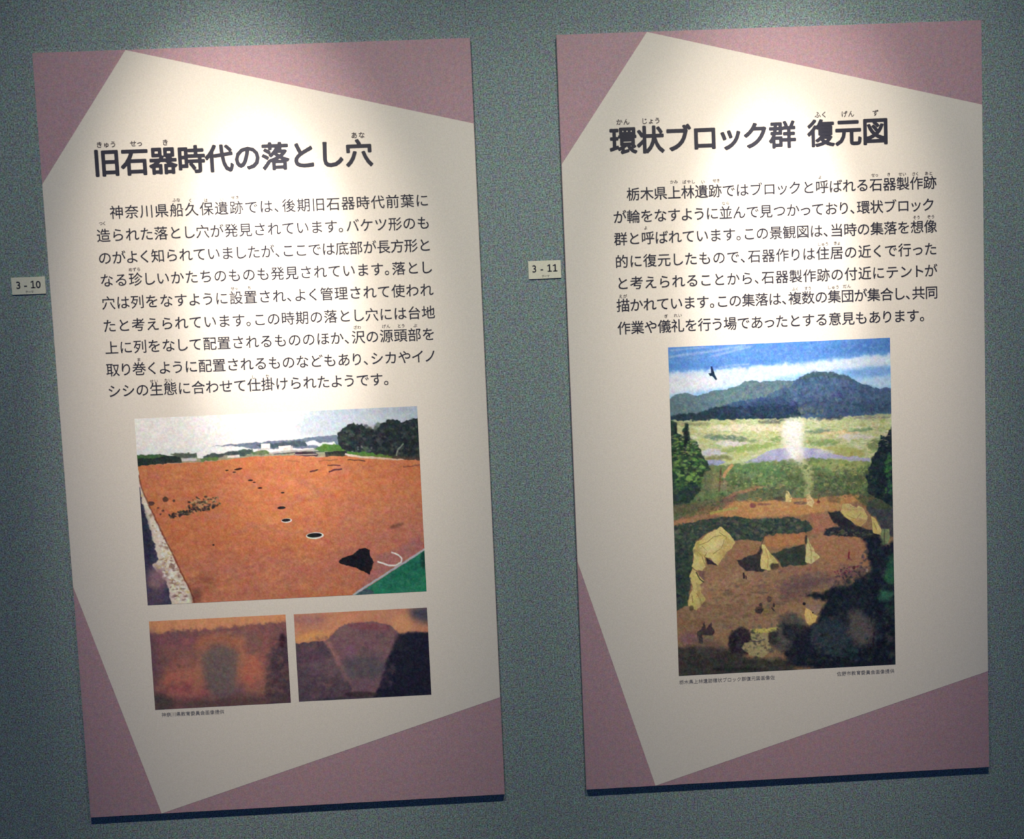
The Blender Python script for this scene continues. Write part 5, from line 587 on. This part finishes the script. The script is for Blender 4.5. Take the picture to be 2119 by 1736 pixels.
 ('P',[(291.1,430.6),(290.9,433.7),(290.4,436.4),(289.7,438.6),(288.8,440.0),(287.9,440.5),(287.0,439.9),(286.2,438.5),(285.6,436.2),(285.2,433.4),(285.1,430.3),(285.3,427.2),(285.8,424.4),(286.6,422.2),(287.4,420.8),(288.4,420.4),(289.3,420.9),(290.1,422.4),(290.7,424.6),(291.1,427.5)],(52,49,49),1.9,0.0,0.8),
 ('P',[(196.8,415.9),(188.7,435.6),(190.6,436.3),(198.6,416.7)],(63,53,51),0.9,0.7,0.7),
 ('P',[(246.5,320.2),(252.7,323.0),(259.3,338.2),(255.9,346.0),(244.2,343.8)],(222,201,141),0.9,0.9,1.0),
 ('P',[(292.0,332.2),(297.6,328.7),(308.4,349.1),(303.1,359.6),(290.0,352.1)],(225,201,146),0.9,0.9,1.0),
 ('P',[(244.8,337.6),(244.2,339.1),(242.4,340.4),(239.6,341.4),(236.1,341.9),(232.2,342.0),(228.3,341.6),(224.9,340.7),(222.1,339.5),(220.4,338.0),(219.8,336.4),(220.5,334.9),(222.3,333.6),(225.1,332.6),(228.6,332.1),(232.5,332.0),(236.3,332.4),(239.8,333.3),(242.5,334.5),(244.2,336.0)],(81,68,67),2.8,0.0,0.8),
 ('P',[(292.1,349.7),(291.3,350.7),(289.2,351.6),(285.8,352.2),(281.6,352.5),(277.0,352.5),(272.3,352.1),(268.2,351.4),(264.9,350.5),(262.8,349.4),(262.1,348.3),(262.8,347.3),(265.0,346.4),(268.3,345.8),(272.5,345.5),(277.2,345.5),(281.8,345.9),(286.0,346.6),(289.3,347.5),(291.4,348.5)],(85,68,76),2.4,0.0,0.7),
 ('P',[(321.2,348.5),(321.0,349.5),(320.4,350.5),(319.5,351.2),(318.3,351.7),(317.1,351.8),(315.9,351.5),(314.7,351.0),(313.9,350.2),(313.3,349.2),(313.2,348.1),(313.4,347.0),(314.0,346.1),(314.9,345.3),(316.0,344.9),(317.2,344.8),(318.5,345.0),(319.6,345.6),(320.5,346.4),(321.0,347.4)],(122,62,54),1.4,0.0,0.8),
 ('P',[(319.1,330.7),(314.9,348.0),(316.9,348.5),(321.0,331.2)],(91,62,61),0.9,0.7,0.8),
 ('P',[(180.2,349.6),(179.9,351.3),(178.8,352.8),(177.2,353.9),(175.3,354.6),(173.1,354.8),(171.0,354.4),(169.0,353.6),(167.5,352.3),(166.6,350.7),(166.3,349.0),(166.7,347.3),(167.7,345.9),(169.3,344.7),(171.2,344.0),(173.4,343.8),(175.6,344.2),(177.5,345.1),(179.0,346.4),(180.0,347.9)],(132,66,87),1.9,0.0,0.8),
 ('P',[(214.5,348.7),(213.5,349.4),(210.7,350.0),(206.2,350.3),(200.6,350.4),(194.5,350.3),(188.3,349.9),(182.7,349.3),(178.3,348.5),(175.5,347.7),(174.6,346.9),(175.6,346.2),(178.4,345.6),(182.9,345.2),(188.4,345.1),(194.6,345.3),(200.8,345.7),(206.3,346.3),(210.7,347.0),(213.6,347.9)],(112,72,82),1.9,0.0,0.6),
 ('P',[(370.9,355.7),(384.7,355.0),(399.6,364.5),(414.7,366.4),(417.0,375.3),(371.9,370.7)],(200,176,126),1.2,1.2,0.7),
 ('P',[(-8.2,153.3),(11.3,161.5),(13.5,183.7),(25.1,191.6),(30.9,164.8),(37.1,166.3),(39.7,199.6),(54.3,207.7),(62.4,225.3),(70.7,238.0),(77.6,255.6),(85.1,269.6),(69.6,273.9),(64.0,292.2),(58.4,311.8),(37.8,333.3),(-14.6,338.4)],(43,64,52),1.9,3.3,1.0),
 ('B',[(5.3,190.8),(42.3,197.3),(61.0,232.6),(77.3,265.5),(56.1,306.8),(3.6,314.4)],170,2.8,7.1,1.5,[(110,158,80),(39,60,48),(69,104,63),(128,160,88),(27,42,46),(95,140,75)],0.6),
 ('B',[(1.6,301.9),(58.8,299.4),(35.3,335.7),(0.3,339.1)],40,3.3,7.1,1.2,[(38,51,62),(50,65,75)],0.7),
 ('P',[(30.9,167.3),(30.6,191.7),(26.2,218.4),(32.1,219.4),(36.5,192.3),(36.8,167.4)],(25,35,37),1.9,0.7,0.8),
 ('P',[(8.2,163.9),(8.0,186.0),(12.9,186.1),(13.1,164.0)],(34,49,45),1.9,0.7,0.8),
 ('P',[(474.3,198.5),(466.4,215.5),(456.8,210.1),(449.8,234.6),(439.4,254.0),(430.2,278.5),(421.1,295.5),(425.7,315.7),(422.9,330.5),(450.2,349.2),(490.0,376.0),(493.2,186.9)],(30,44,49),1.9,3.3,1.0),
 ('B',[(467.6,223.0),(452.1,244.6),(431.3,288.5),(430.5,328.4),(475.1,360.3),(480.1,223.5)],120,2.8,6.6,1.1,[(24,34,43),(44,67,53),(30,40,59)],0.5),
 ('B',[(467.1,247.8),(481.1,236.0),(480.5,340.6),(463.0,334.8)],46,2.8,6.1,1.1,[(70,126,70),(54,101,64),(40,61,53)],0.65),
 ('P',[(250.5,165.5),(282.8,166.8),(284.4,202.7),(281.3,227.3),(284.5,247.3),(277.9,261.9),(266.9,254.0),(249.9,235.9),(252.9,216.2),(243.5,196.0)],(237,237,236),8.0,2.8,0.78),
 ('P',[(267.2,241.6),(287.0,247.4),(306.3,275.6),(305.7,302.9),(302.4,335.1),(286.2,334.4),(289.5,302.2),(281.4,272.0)],(196,198,144),5.7,2.8,0.6),
 ('P',[(90.1,45.0),(94.1,44.6),(96.7,54.8),(99.0,62.7),(103.8,72.7),(100.8,75.0),(93.4,65.9),(88.0,65.2),(85.0,59.2),(91.2,58.4)],(22,39,73),0.5,0.2,1.0),
 ('B',[(341.4,500.9),(361.7,494.2),(402.0,493.6),(404.3,508.8),(381.3,520.4),(346.1,515.0)],44,1.7,3.5,1.2,[(142,67,95),(75,54,64),(176,119,108),(117,54,75)],0.8),
 ('P',[(380.6,458.5),(379.2,477.3),(383.2,477.7),(384.6,458.9)],(135,58,65),1.2,0.7,1.0),
 ('P',[(384.6,458.7),(384.5,459.4),(384.2,459.9),(383.7,460.3),(383.2,460.6),(382.5,460.7),(381.9,460.5),(381.4,460.2),(380.9,459.8),(380.7,459.2),(380.6,458.6),(380.7,457.9),(381.0,457.4),(381.4,457.0),(382.0,456.7),(382.6,456.6),(383.2,456.8),(383.8,457.1),(384.2,457.5),(384.5,458.1)],(157,96,89),0.9,0.0,1.0),
 ('P',[(388.7,479.1),(388.4,479.7),(387.4,480.2),(386.0,480.6),(384.1,480.8),(382.1,480.8),(380.1,480.6),(378.3,480.2),(376.8,479.7),(375.9,479.1),(375.6,478.5),(376.0,477.9),(376.9,477.4),(378.4,477.0),(380.2,476.8),(382.2,476.8),(384.2,477.0),(386.0,477.3),(387.5,477.9),(388.4,478.5)],(106,65,68),1.4,0.0,0.6),
 ('P',[(395.4,497.1),(395.2,498.3),(394.7,499.4),(393.9,500.3),(392.9,500.8),(391.8,500.9),(390.7,500.7),(389.7,500.1),(389.0,499.1),(388.5,498.0),(388.4,496.7),(388.5,495.5),(389.1,494.4),(389.9,493.5),(390.9,493.0),(392.0,492.9),(393.0,493.1),(394.0,493.7),(394.8,494.7),(395.3,495.8)],(85,54,46),1.2,0.0,1.0),
 ('P',[(423.8,504.7),(423.6,505.9),(423.2,507.0),(422.5,507.9),(421.6,508.4),(420.7,508.6),(419.7,508.4),(418.9,507.7),(418.3,506.8),(417.9,505.7),(417.7,504.4),(417.9,503.2),(418.4,502.1),(419.0,501.2),(419.9,500.7),(420.8,500.5),(421.8,500.8),(422.6,501.4),(423.3,502.3),(423.7,503.4)],(191,172,157),1.4,0.0,0.8),
 ('P',[(147.3,495.7),(147.5,509.0),(151.5,509.1),(151.3,495.7)],(64,50,57),0.9,0.7,1.0),
 ('P',[(152.1,502.3),(153.3,510.4),(155.6,510.1),(154.3,502.0)],(64,50,57),0.7,0.7,1.0),
 ('P',[(139.4,525.5),(139.2,526.5),(138.4,527.5),(137.3,528.2),(135.9,528.7),(134.3,528.8),(132.8,528.5),(131.4,527.9),(130.3,527.1),(129.6,526.1),(129.4,525.0),(129.7,523.9),(130.4,523.0),(131.6,522.2),(133.0,521.8),(134.5,521.7),(136.1,521.9),(137.5,522.5),(138.6,523.3),(139.2,524.4)],(118,91,84),1.9,0.0,0.6),
 ('P',[(126.4,541.3),(125.8,542.9),(123.9,544.4),(121.1,545.5),(117.6,546.1),(113.7,546.2),(109.9,545.8),(106.4,544.8),(103.7,543.4),(101.9,541.8),(101.4,540.1),(102.0,538.4),(103.8,536.9),(106.7,535.8),(110.2,535.2),(114.1,535.1),(117.9,535.6),(121.4,536.5),(124.1,537.9),(125.9,539.5)],(112,94,80),3.8,0.0,0.6),
 ('P',[(192.0,579.8),(191.4,582.4),(189.9,584.8),(187.7,586.5),(184.8,587.6),(181.7,587.9),(178.6,587.3),(175.8,586.0),(173.7,584.0),(172.3,581.5),(171.9,578.8),(172.4,576.2),(173.9,573.9),(176.2,572.1),(179.1,571.0),(182.2,570.7),(185.3,571.3),(188.0,572.6),(190.2,574.6),(191.6,577.1)],(38,38,45),1.9,1.9,1),
 ('P',[(188.3,569.5),(188.0,570.9),(187.5,572.1),(186.7,573.1),(185.7,573.7),(184.6,573.9),(183.5,573.6),(182.6,572.9),(181.8,571.8),(181.3,570.6),(181.2,569.1),(181.4,567.7),(182.0,566.5),(182.8,565.5),(183.8,564.9),(184.9,564.8),(185.9,565.0),(186.9,565.7),(187.7,566.8),(188.1,568.1)],(37,38,45),1.2,0.0,1.0),
 ('P',[(209.5,557.8),(209.1,560.0),(208.3,561.9),(207.0,563.4),(205.5,564.4),(203.7,564.6),(202.0,564.2),(200.5,563.1),(199.3,561.5),(198.6,559.5),(198.4,557.3),(198.7,555.1),(199.6,553.2),(200.8,551.7),(202.4,550.8),(204.1,550.5),(205.8,550.9),(207.3,552.0),(208.5,553.6),(209.3,555.6)],(57,47,60),1.7,1.2,0.9),
 ('P',[(216.6,573.9),(216.1,575.9),(214.9,577.7),(212.9,579.0),(210.5,579.8),(207.9,580.0),(205.2,579.6),(202.9,578.5),(201.0,577.0),(199.9,575.1),(199.5,573.0),(200.0,571.0),(201.2,569.3),(203.2,567.9),(205.6,567.1),(208.2,566.9),(210.9,567.3),(213.2,568.4),(215.1,569.9),(216.2,571.8)],(130,112,104),1.9,1.4,0.9),
 ('P',[(216.2,570.8),(216.0,572.4),(215.6,573.8),(215.0,574.8),(214.3,575.5),(213.5,575.7),(212.8,575.5),(212.1,574.7),(211.5,573.6),(211.2,572.1),(211.1,570.6),(211.3,569.0),(211.7,567.6),(212.3,566.5),(213.0,565.8),(213.8,565.6),(214.6,565.9),(215.2,566.7),(215.8,567.8),(216.1,569.2)],(44,38,52),1.2,0.0,1.0),
 ('P',[(207.2,576.3),(213.3,585.5),(215.8,583.8),(209.7,574.7)],(48,40,54),0.9,0.7,1.0),
 ('P',[(201.5,584.0),(201.2,585.3),(200.5,586.4),(199.5,587.2),(198.2,587.7),(196.8,587.9),(195.4,587.6),(194.2,587.0),(193.2,586.0),(192.6,584.9),(192.4,583.6),(192.7,582.4),(193.3,581.3),(194.4,580.4),(195.6,579.9),(197.0,579.8),(198.4,580.0),(199.7,580.7),(200.7,581.6),(201.3,582.8)],(162,154,81),1.4,0.0,0.8),
 ('P',[(42.2,624.6),(53.9,613.7),(59.8,600.1),(62.8,616.2),(74.3,602.0),(81.7,625.2),(75.9,632.5),(53.9,628.9),(54.8,648.0),(45.3,645.0)],(49,45,59),1.4,1.9,1.0),
 ('P',[(53.3,631.4),(78.5,631.4),(78.0,645.3),(57.9,645.6)],(138,129,103),1.9,1.4,0.8),
 ('P',[(44.3,636.1),(43.2,640.0),(40.3,643.4),(35.7,645.9),(30.1,647.5),(23.8,647.8),(17.7,646.9),(12.1,644.8),(7.8,641.8),(5.0,638.1),(4.2,634.1),(5.3,630.3),(8.3,626.9),(12.8,624.3),(18.5,622.8),(24.7,622.4),(30.9,623.4),(36.4,625.4),(40.7,628.5),(43.5,632.1)],(138,94,119),7.1,0.0,0.7),
 ('P',[(-10.2,651.2),(90.2,658.7),(125.2,668.0),(155.0,684.8),(240.8,692.8),(265.3,726.0),(264.7,751.6),(-13.1,737.7)],(70,71,67),7.1,3.3,0.9),
 ('B',[(2.1,659.4),(139.9,684.0),(228.0,698.6),(235.1,719.4),(0.3,712.8)],130,2.8,8.0,1.6,[(46,53,56),(96,91,84),(68,80,67),(112,98,95)],0.5),
 ('P',[(166.1,649.6),(164.5,659.0),(160.3,667.3),(154.0,673.8),(146.2,677.7),(137.5,678.8),(129.0,676.9),(121.4,672.2),(115.5,665.1),(111.8,656.4),(110.7,646.9),(112.4,637.6),(116.5,629.3),(122.9,622.9),(130.7,618.9),(139.3,617.8),(147.8,619.7),(155.4,624.4),(161.3,631.5),(165.0,640.1)],(49,43,55),4.7,2.8,0.95),
 ('P',[(259.6,649.1),(258.0,657.7),(253.9,665.3),(247.6,671.2),(239.7,674.8),(231.1,675.7),(222.6,673.9),(214.9,669.6),(208.9,663.1),(205.2,655.1),(204.1,646.4),(205.7,637.8),(209.8,630.2),(216.1,624.3),(223.9,620.7),(232.6,619.8),(241.1,621.6),(248.7,625.9),(254.7,632.4),(258.5,640.4)],(78,83,83),7.1,3.3,0.8),
 ('P',[(219.3,644.6),(218.5,649.3),(216.6,653.4),(213.8,656.7),(210.2,658.7),(206.3,659.2),(202.4,658.3),(198.9,656.0),(196.2,652.4),(194.6,648.1),(194.1,643.4),(194.8,638.7),(196.7,634.5),(199.6,631.3),(203.2,629.3),(207.1,628.7),(211.0,629.7),(214.4,632.0),(217.1,635.5),(218.8,639.8)],(45,50,48),4.7,0.0,0.7),
 ('P',[(160.6,621.9),(192.2,619.9),(218.1,621.1),(220.2,628.1),(200.6,633.5),(197.8,646.1),(206.5,669.4),(186.6,686.8),(155.2,678.4),(140.5,662.4),(148.4,651.3),(163.6,649.5),(161.5,634.2)],(176,163,122),2.1,1.9,1.0),
 ('P',[(160.6,621.9),(218.1,621.1),(220.2,627.3),(196.9,631.3),(166.6,631.9)],(208,197,112),1.4,1.2,1.0),
 ('P',[(156.0,649.1),(176.3,651.4),(191.8,647.0),(191.1,644.6),(176.1,648.9),(156.2,646.6)],(106,90,99),1.2,0.7,0.8),
 ('P',[(180.7,640.8),(190.4,653.8),(194.9,671.7),(196.8,671.2),(192.2,653.0),(182.3,639.6)],(122,108,85),1.2,0.7,0.6),
 ('P',[(128.0,654.2),(126.1,661.8),(123.6,668.5),(120.9,673.6),(118.1,676.6),(115.5,677.3),(113.5,675.6),(112.2,671.6),(111.7,665.7),(112.0,658.6),(113.3,650.8),(115.2,643.2),(117.7,636.6),(120.4,631.5),(123.2,628.4),(125.8,627.7),(127.8,629.5),(129.1,633.4),(129.6,639.3),(129.3,646.4)],(34,30,39),3.3,0.0,0.6),
 ('P',[(301.8,574.9),(319.5,575.7),(316.7,588.3),(301.3,597.7),(286.5,581.8),(281.7,572.7)],(162,134,124),2.4,1.9,0.9),
 ('P',[(284.5,580.4),(294.0,585.9),(301.3,596.4),(309.3,600.6),(303.5,613.0),(290.6,622.1),(282.8,608.2),(281.2,594.2)],(237,205,129),1.2,1.2,1.0),
 ('P',[(300.7,592.1),(300.6,592.6),(300.3,593.1),(299.9,593.5),(299.4,593.7),(298.9,593.8),(298.3,593.7),(297.8,593.4),(297.4,593.0),(297.2,592.5),(297.1,591.9),(297.2,591.4),(297.5,590.9),(297.9,590.5),(298.4,590.3),(298.9,590.2),(299.5,590.3),(300.0,590.6),(300.4,591.0),(300.6,591.5)],(44,34,36),0.7,0.0,1.0),
 ('P',[(293.0,589.9),(297.7,607.9),(299.4,607.5),(294.8,589.5)],(217,165,104),0.7,0.7,0.7),
 ('P',[(284.0,571.5),(283.8,572.6),(283.3,573.6),(282.5,574.3),(281.5,574.8),(280.4,574.9),(279.3,574.7),(278.3,574.1),(277.6,573.3),(277.1,572.3),(276.9,571.2),(277.1,570.1),(277.7,569.1),(278.5,568.4),(279.4,567.9),(280.5,567.8),(281.6,568.0),(282.6,568.6),(283.4,569.4),(283.8,570.4)],(33,27,36),1.2,0.0,1.0),
 ('P',[(179.6,712.0),(176.9,713.3),(169.4,714.2),(157.6,714.6),(142.8,714.6),(126.4,714.0),(110.1,712.9),(95.3,711.6),(83.6,710.0),(76.2,708.3),(73.6,706.8),(76.2,705.5),(83.8,704.6),(95.5,704.1),(110.3,704.2),(126.7,704.8),(143.1,705.8),(157.8,707.2),(169.5,708.8),(177.0,710.5)],(28,29,35),2.8,0.0,0.8),
 ('P',[(10.9,698.1),(9.8,706.7),(7.4,714.4),(3.9,720.4),(-0.4,724.2),(-5.2,725.3),(-9.8,723.7),(-13.8,719.5),(-17.0,713.2),(-18.8,705.3),(-19.3,696.6),(-18.3,688.0),(-15.9,680.3),(-12.3,674.3),(-8.0,670.5),(-3.3,669.4),(1.3,670.9),(5.4,675.1),(8.5,681.5),(10.4,689.4)],(132,89,102),9.4,0.0,0.7),
 ('B',[(7.9,410.1),(41.8,441.7),(27.9,561.8),(2.9,560.6)],20,2.4,4.7,1,[(32,37,53)],0.4),
 ('B',[(1.4,159.8),(303.9,167.7),(478.6,165.3),(479.9,235.9),(302.6,223.3),(1.2,239.9)],420,1.4,3.8,3.6,[(237,237,216),(146,158,93),(204,187,124),(117,138,99),(233,217,185),(181,168,154)],0.4),
 ('B',[(89.8,263.6),(276.8,259.4),(426.6,270.9),(420.3,332.9),(200.2,323.1),(96.0,303.6)],420,1.9,4.7,1.3,[(70,97,66),(160,178,117),(58,81,60),(120,152,91),(178,182,127),(100,97,74)],0.5),
 ('B',[(101.1,301.3),(425.7,315.7),(420.2,342.9),(149.9,335.8),(79.9,342.7)],160,1.9,4.7,1.6,[(67,82,65),(121,123,82),(91,78,71),(151,133,97)],0.5),
 ('B',[(281.1,84.4),(355.9,70.3),(477.1,112.2),(478.7,161.6),(155.0,157.7),(156.0,123.4)],300,1.9,5.2,1.0,[(100,125,151),(45,61,93),(76,104,113),(62,83,123)],0.4),
 ('B',[(220.9,485.2),(341.4,500.9),(345.8,526.3),(282.0,561.3),(218.7,570.9),(159.3,532.7)],120,2.8,8.0,2.2,[(128,100,98),(111,87,89),(150,113,105)],0.4),
 ('B',[(106.6,616.3),(242.8,612.7),(261.0,695.1),(114.6,687.9)],130,1.9,5.7,1.3,[(45,46,55),(106,101,83),(73,79,78),(34,35,46)],0.45),
 ('B',[(89.4,519.3),(220.0,520.4),(244.0,567.1),(192.4,610.2),(91.8,605.4),(16.6,599.2)],140,2.4,7.1,2.2,[(113,97,70),(98,77,76),(183,153,119)],0.35),
 ('B',[(318.9,601.1),(471.2,582.9),(476.6,708.2),(266.0,697.9)],120,2.8,8.5,1.2,[(62,79,87),(89,88,87),(17,19,32),(51,57,53)],0.5),
 ('P',[(100.7,150.5),(111.2,131.3),(160.9,126.0),(205.8,118.1),(245.5,117.3),(275.0,128.3),(279.4,153.1),(229.5,159.7)],(42,58,95),7.1,3.3,0.55),
 ('P',[(275.0,128.3),(329.9,120.8),(404.3,133.8),(479.1,136.9),(481.2,161.7),(353.8,164.9),(286.6,162.1)],(53,68,93),8.0,3.3,0.4),
 ('B',[(162.3,251.9),(227.6,230.0),(327.3,234.3),(431.8,258.7),(351.8,257.7),(276.8,258.1)],70,1.2,2.8,3.5,[(148,150,188),(197,200,213),(148,160,125),(213,206,209)],0.5),
 ('B',[(1.8,2.1),(479.0,4.3),(478.5,33.7),(0.2,50.8)],90,3.3,8.0,4,[(110,155,213),(81,129,199),(96,144,209)],0.3),
 ('P',[(47.4,424.4),(55.0,421.0),(54.3,442.3),(66.3,456.6),(46.4,454.4),(40.4,446.6)],(177,159,93),1.9,1.4,0.6),
 ('P',[(112.6,414.9),(132.3,427.1),(121.8,442.9),(101.1,464.5),(93.2,476.7),(96.5,451.7)],(194,169,107),2.4,1.9,0.6),
 ('P',[(384.0,389.6),(409.2,388.3),(422.9,393.9),(408.8,406.3),(393.9,398.9)],(181,146,99),1.9,1.4,0.7),
 ('P',[(44.5,512.2),(53.1,517.6),(55.0,537.9),(64.4,550.9),(53.0,563.0),(46.1,542.5)],(178,161,103),1.9,1.4,0.6),
 ('P',[(206.7,454.3),(226.7,477.9),(217.3,480.0),(208.8,469.5)],(193,179,107),1.4,0.9,0.7),
 ('P',[(232.8,612.2),(293.2,620.2),(292.5,650.7),(266.6,674.9),(253.0,710.0),(235.5,704.0),(251.8,656.4),(232.1,637.6)],(34,39,51),6.1,2.8,0.8),
 ('P',[(-10.2,651.2),(105.2,664.5),(139.8,686.6),(245.7,699.4),(252.3,740.7),(-12.8,727.5)],(52,53,53),8.0,3.3,0.55),
 ('P',[(219.8,530.5),(295.8,508.8),(351.2,513.9),(345.7,531.4),(295.1,539.1),(279.4,563.7),(231.5,561.4)],(103,81,91),11.8,3.3,0.5),
 ('P',[(-2.6,575.5),(219.6,535.6),(243.2,597.5),(106.4,623.9),(-0.3,656.8)],(135,108,88),16.5,3.3,0.3),
 ('P',[(39.7,663.8),(25.6,632.6),(50.5,638.9),(95.6,646.2),(104.9,672.1),(64.4,680.3)],(93,81,83),7.1,3.3,0.45),
 ('P',[(3.0,259.8),(82.5,258.3),(94.2,281.1),(75.5,322.5),(40.1,340.9),(0.2,344.1)],(60,79,64),5.7,3.3,0.25),
 ('P',[(1.6,339.1),(79.9,342.7),(115.2,329.3),(135.0,332.7),(104.6,348.7),(49.2,366.2),(0.4,374.0)],(93,91,76),5.2,3.3,0.5),
 ('B',[(3.0,334.2),(125.1,329.7),(99.3,358.5),(4.1,374.1)],60,1.9,5.2,2,[(71,83,61),(122,107,80),(92,113,72)],0.5),
 ('B',[(316.0,290.9),(436.5,278.8),(440.2,343.8),(325.0,333.7)],120,2.4,6.1,1.2,[(74,94,71),(111,122,83),(60,76,60)],0.45),
 ('B',[(130.0,166.5),(244.2,168.9),(242.9,215.8),(128.5,215.8)],60,1.2,2.8,5,[(237,237,220),(225,222,185),(146,161,95)],0.4),
 ('P',[(246.7,166.5),(289.0,168.3),(290.0,227.7),(286.7,259.8),(251.9,255.8),(238.0,215.6)],(237,237,237),11.8,2.4,0.45),
 ('B',[(6.0,245.1),(53.4,237.3),(77.3,265.5),(58.9,297.0),(9.2,297.2)],60,2.8,6.1,1.6,[(149,185,101),(127,169,88),(44,60,53)],0.65),
 ('B',[(8.0,185.9),(37.2,199.5),(58.6,230.1),(53.3,239.7),(8.7,237.8)],40,2.1,4.7,1.4,[(117,163,83),(160,180,100),(49,69,52)],0.55),
 ('P',[(30.7,164.9),(30.8,191.7),(27.3,216.0),(33.7,217.0),(37.2,192.2),(37.1,164.9)],(27,39,39),1.9,0.7,0.7),
 ('P',[(9.0,161.4),(8.2,186.0),(13.6,186.2),(14.5,161.6)],(32,47,45),1.9,0.7,0.7),
 ('B',[(38.3,167.5),(244.0,173.8),(242.8,220.7),(41.9,207.1)],90,1.4,3.5,4,[(208,203,134),(231,222,195),(167,187,113),(190,203,123)],0.45),
 ('B',[(288.8,173.3),(478.5,169.0),(474.9,235.7),(292.6,222.9)],90,1.4,3.5,4,[(202,201,124),(224,211,185),(156,176,107),(200,187,175)],0.4),
 ('B',[(346.5,267.4),(424.0,273.2),(416.0,297.8),(346.1,287.2)],50,1.9,4.2,1.6,[(183,190,118),(159,172,106)],0.5),
 ('B',[(150.1,330.8),(324.8,341.1),(400.1,339.5),(349.3,369.7),(148.9,370.7)],70,1.9,5.2,2.6,[(209,155,99),(189,138,91),(199,146,112)],0.5),
 ('B',[(292.8,423.1),(403.3,430.7),(412.3,484.0),(296.4,483.6)],80,1.9,5.7,2.2,[(190,140,102),(174,125,98),(199,149,111)],0.4),
 ('B',[(361.4,506.8),(422.2,494.5),(426.6,530.1),(345.5,541.5),(324.8,565.8)],80,2.8,7.1,1.2,[(43,48,60),(33,40,51),(75,66,73)],0.4),
 ('B',[(54.4,437.3),(122.5,417.8),(111.6,449.9),(91.1,464.0),(54.1,447.3)],26,1.4,3.8,1.6,[(237,220,153),(194,176,107),(223,205,131)],0.5),
 ('B',[(37.7,491.7),(57.1,512.8),(58.1,558.2),(30.4,562.0)],20,1.4,3.3,0.7,[(237,218,147),(181,165,102)],0.5),
], 1.1, 14, 14, 'tall painted landscape with tents, marsh and blue mountains')
lettering('caption', [('栃木県上林遺跡環状ブロック群復元図画像佐', 213, 424, 1391)], Y1, M_CAP, right, 0.01, 10.2, prop=False)
lettering('caption', [('佐野市教育委員会画像提供', 562, 690, 1391)], Y1, M_CAP, right, 0.01, 10.2, prop=False)

# ---------------------------------------------------------------- number tags
def tag(x, ztop, w, h, text, label):
    t = empty('number_tag', (x, 0, ztop), label, 'label', 'number tags beside the panels')
    link('card', bevel_box('card', 0, w, -.0014, -.0003, -h, 0, .0002), M_CARD, t)
    lettering('number', text, -.0016, M_INK, t, 0.018, 21, fit=False, prop=False)
    lettering('small_print', [('テーマ', w*1000*.40, w*1000*.64, h*1000*.86)], -.0016, M_RUBY, t, 0.0, 6.0, prop=False)
    return t
tag(-0.0815, TOP-0.4545, .0695, .0355, [('3', 9.5, 0, 15.2), ('-', 26, 0, 15.2), ('1', 38, 0, 15.2), ('0', 50.5, 0, 15.2)], 'small white card reading 3 - 10 left of the left panel')
tag(GAP_X-.0785, TOP-0.4645, .0690, .0375, [('3', 8, 0, 15.4), ('-', 25.5, 0, 15.4), ('1', 38.5, 0, 15.4), ('1', 50.5, 0, 15.4)], 'small white card reading 3 - 11 in the gap between the two panels')
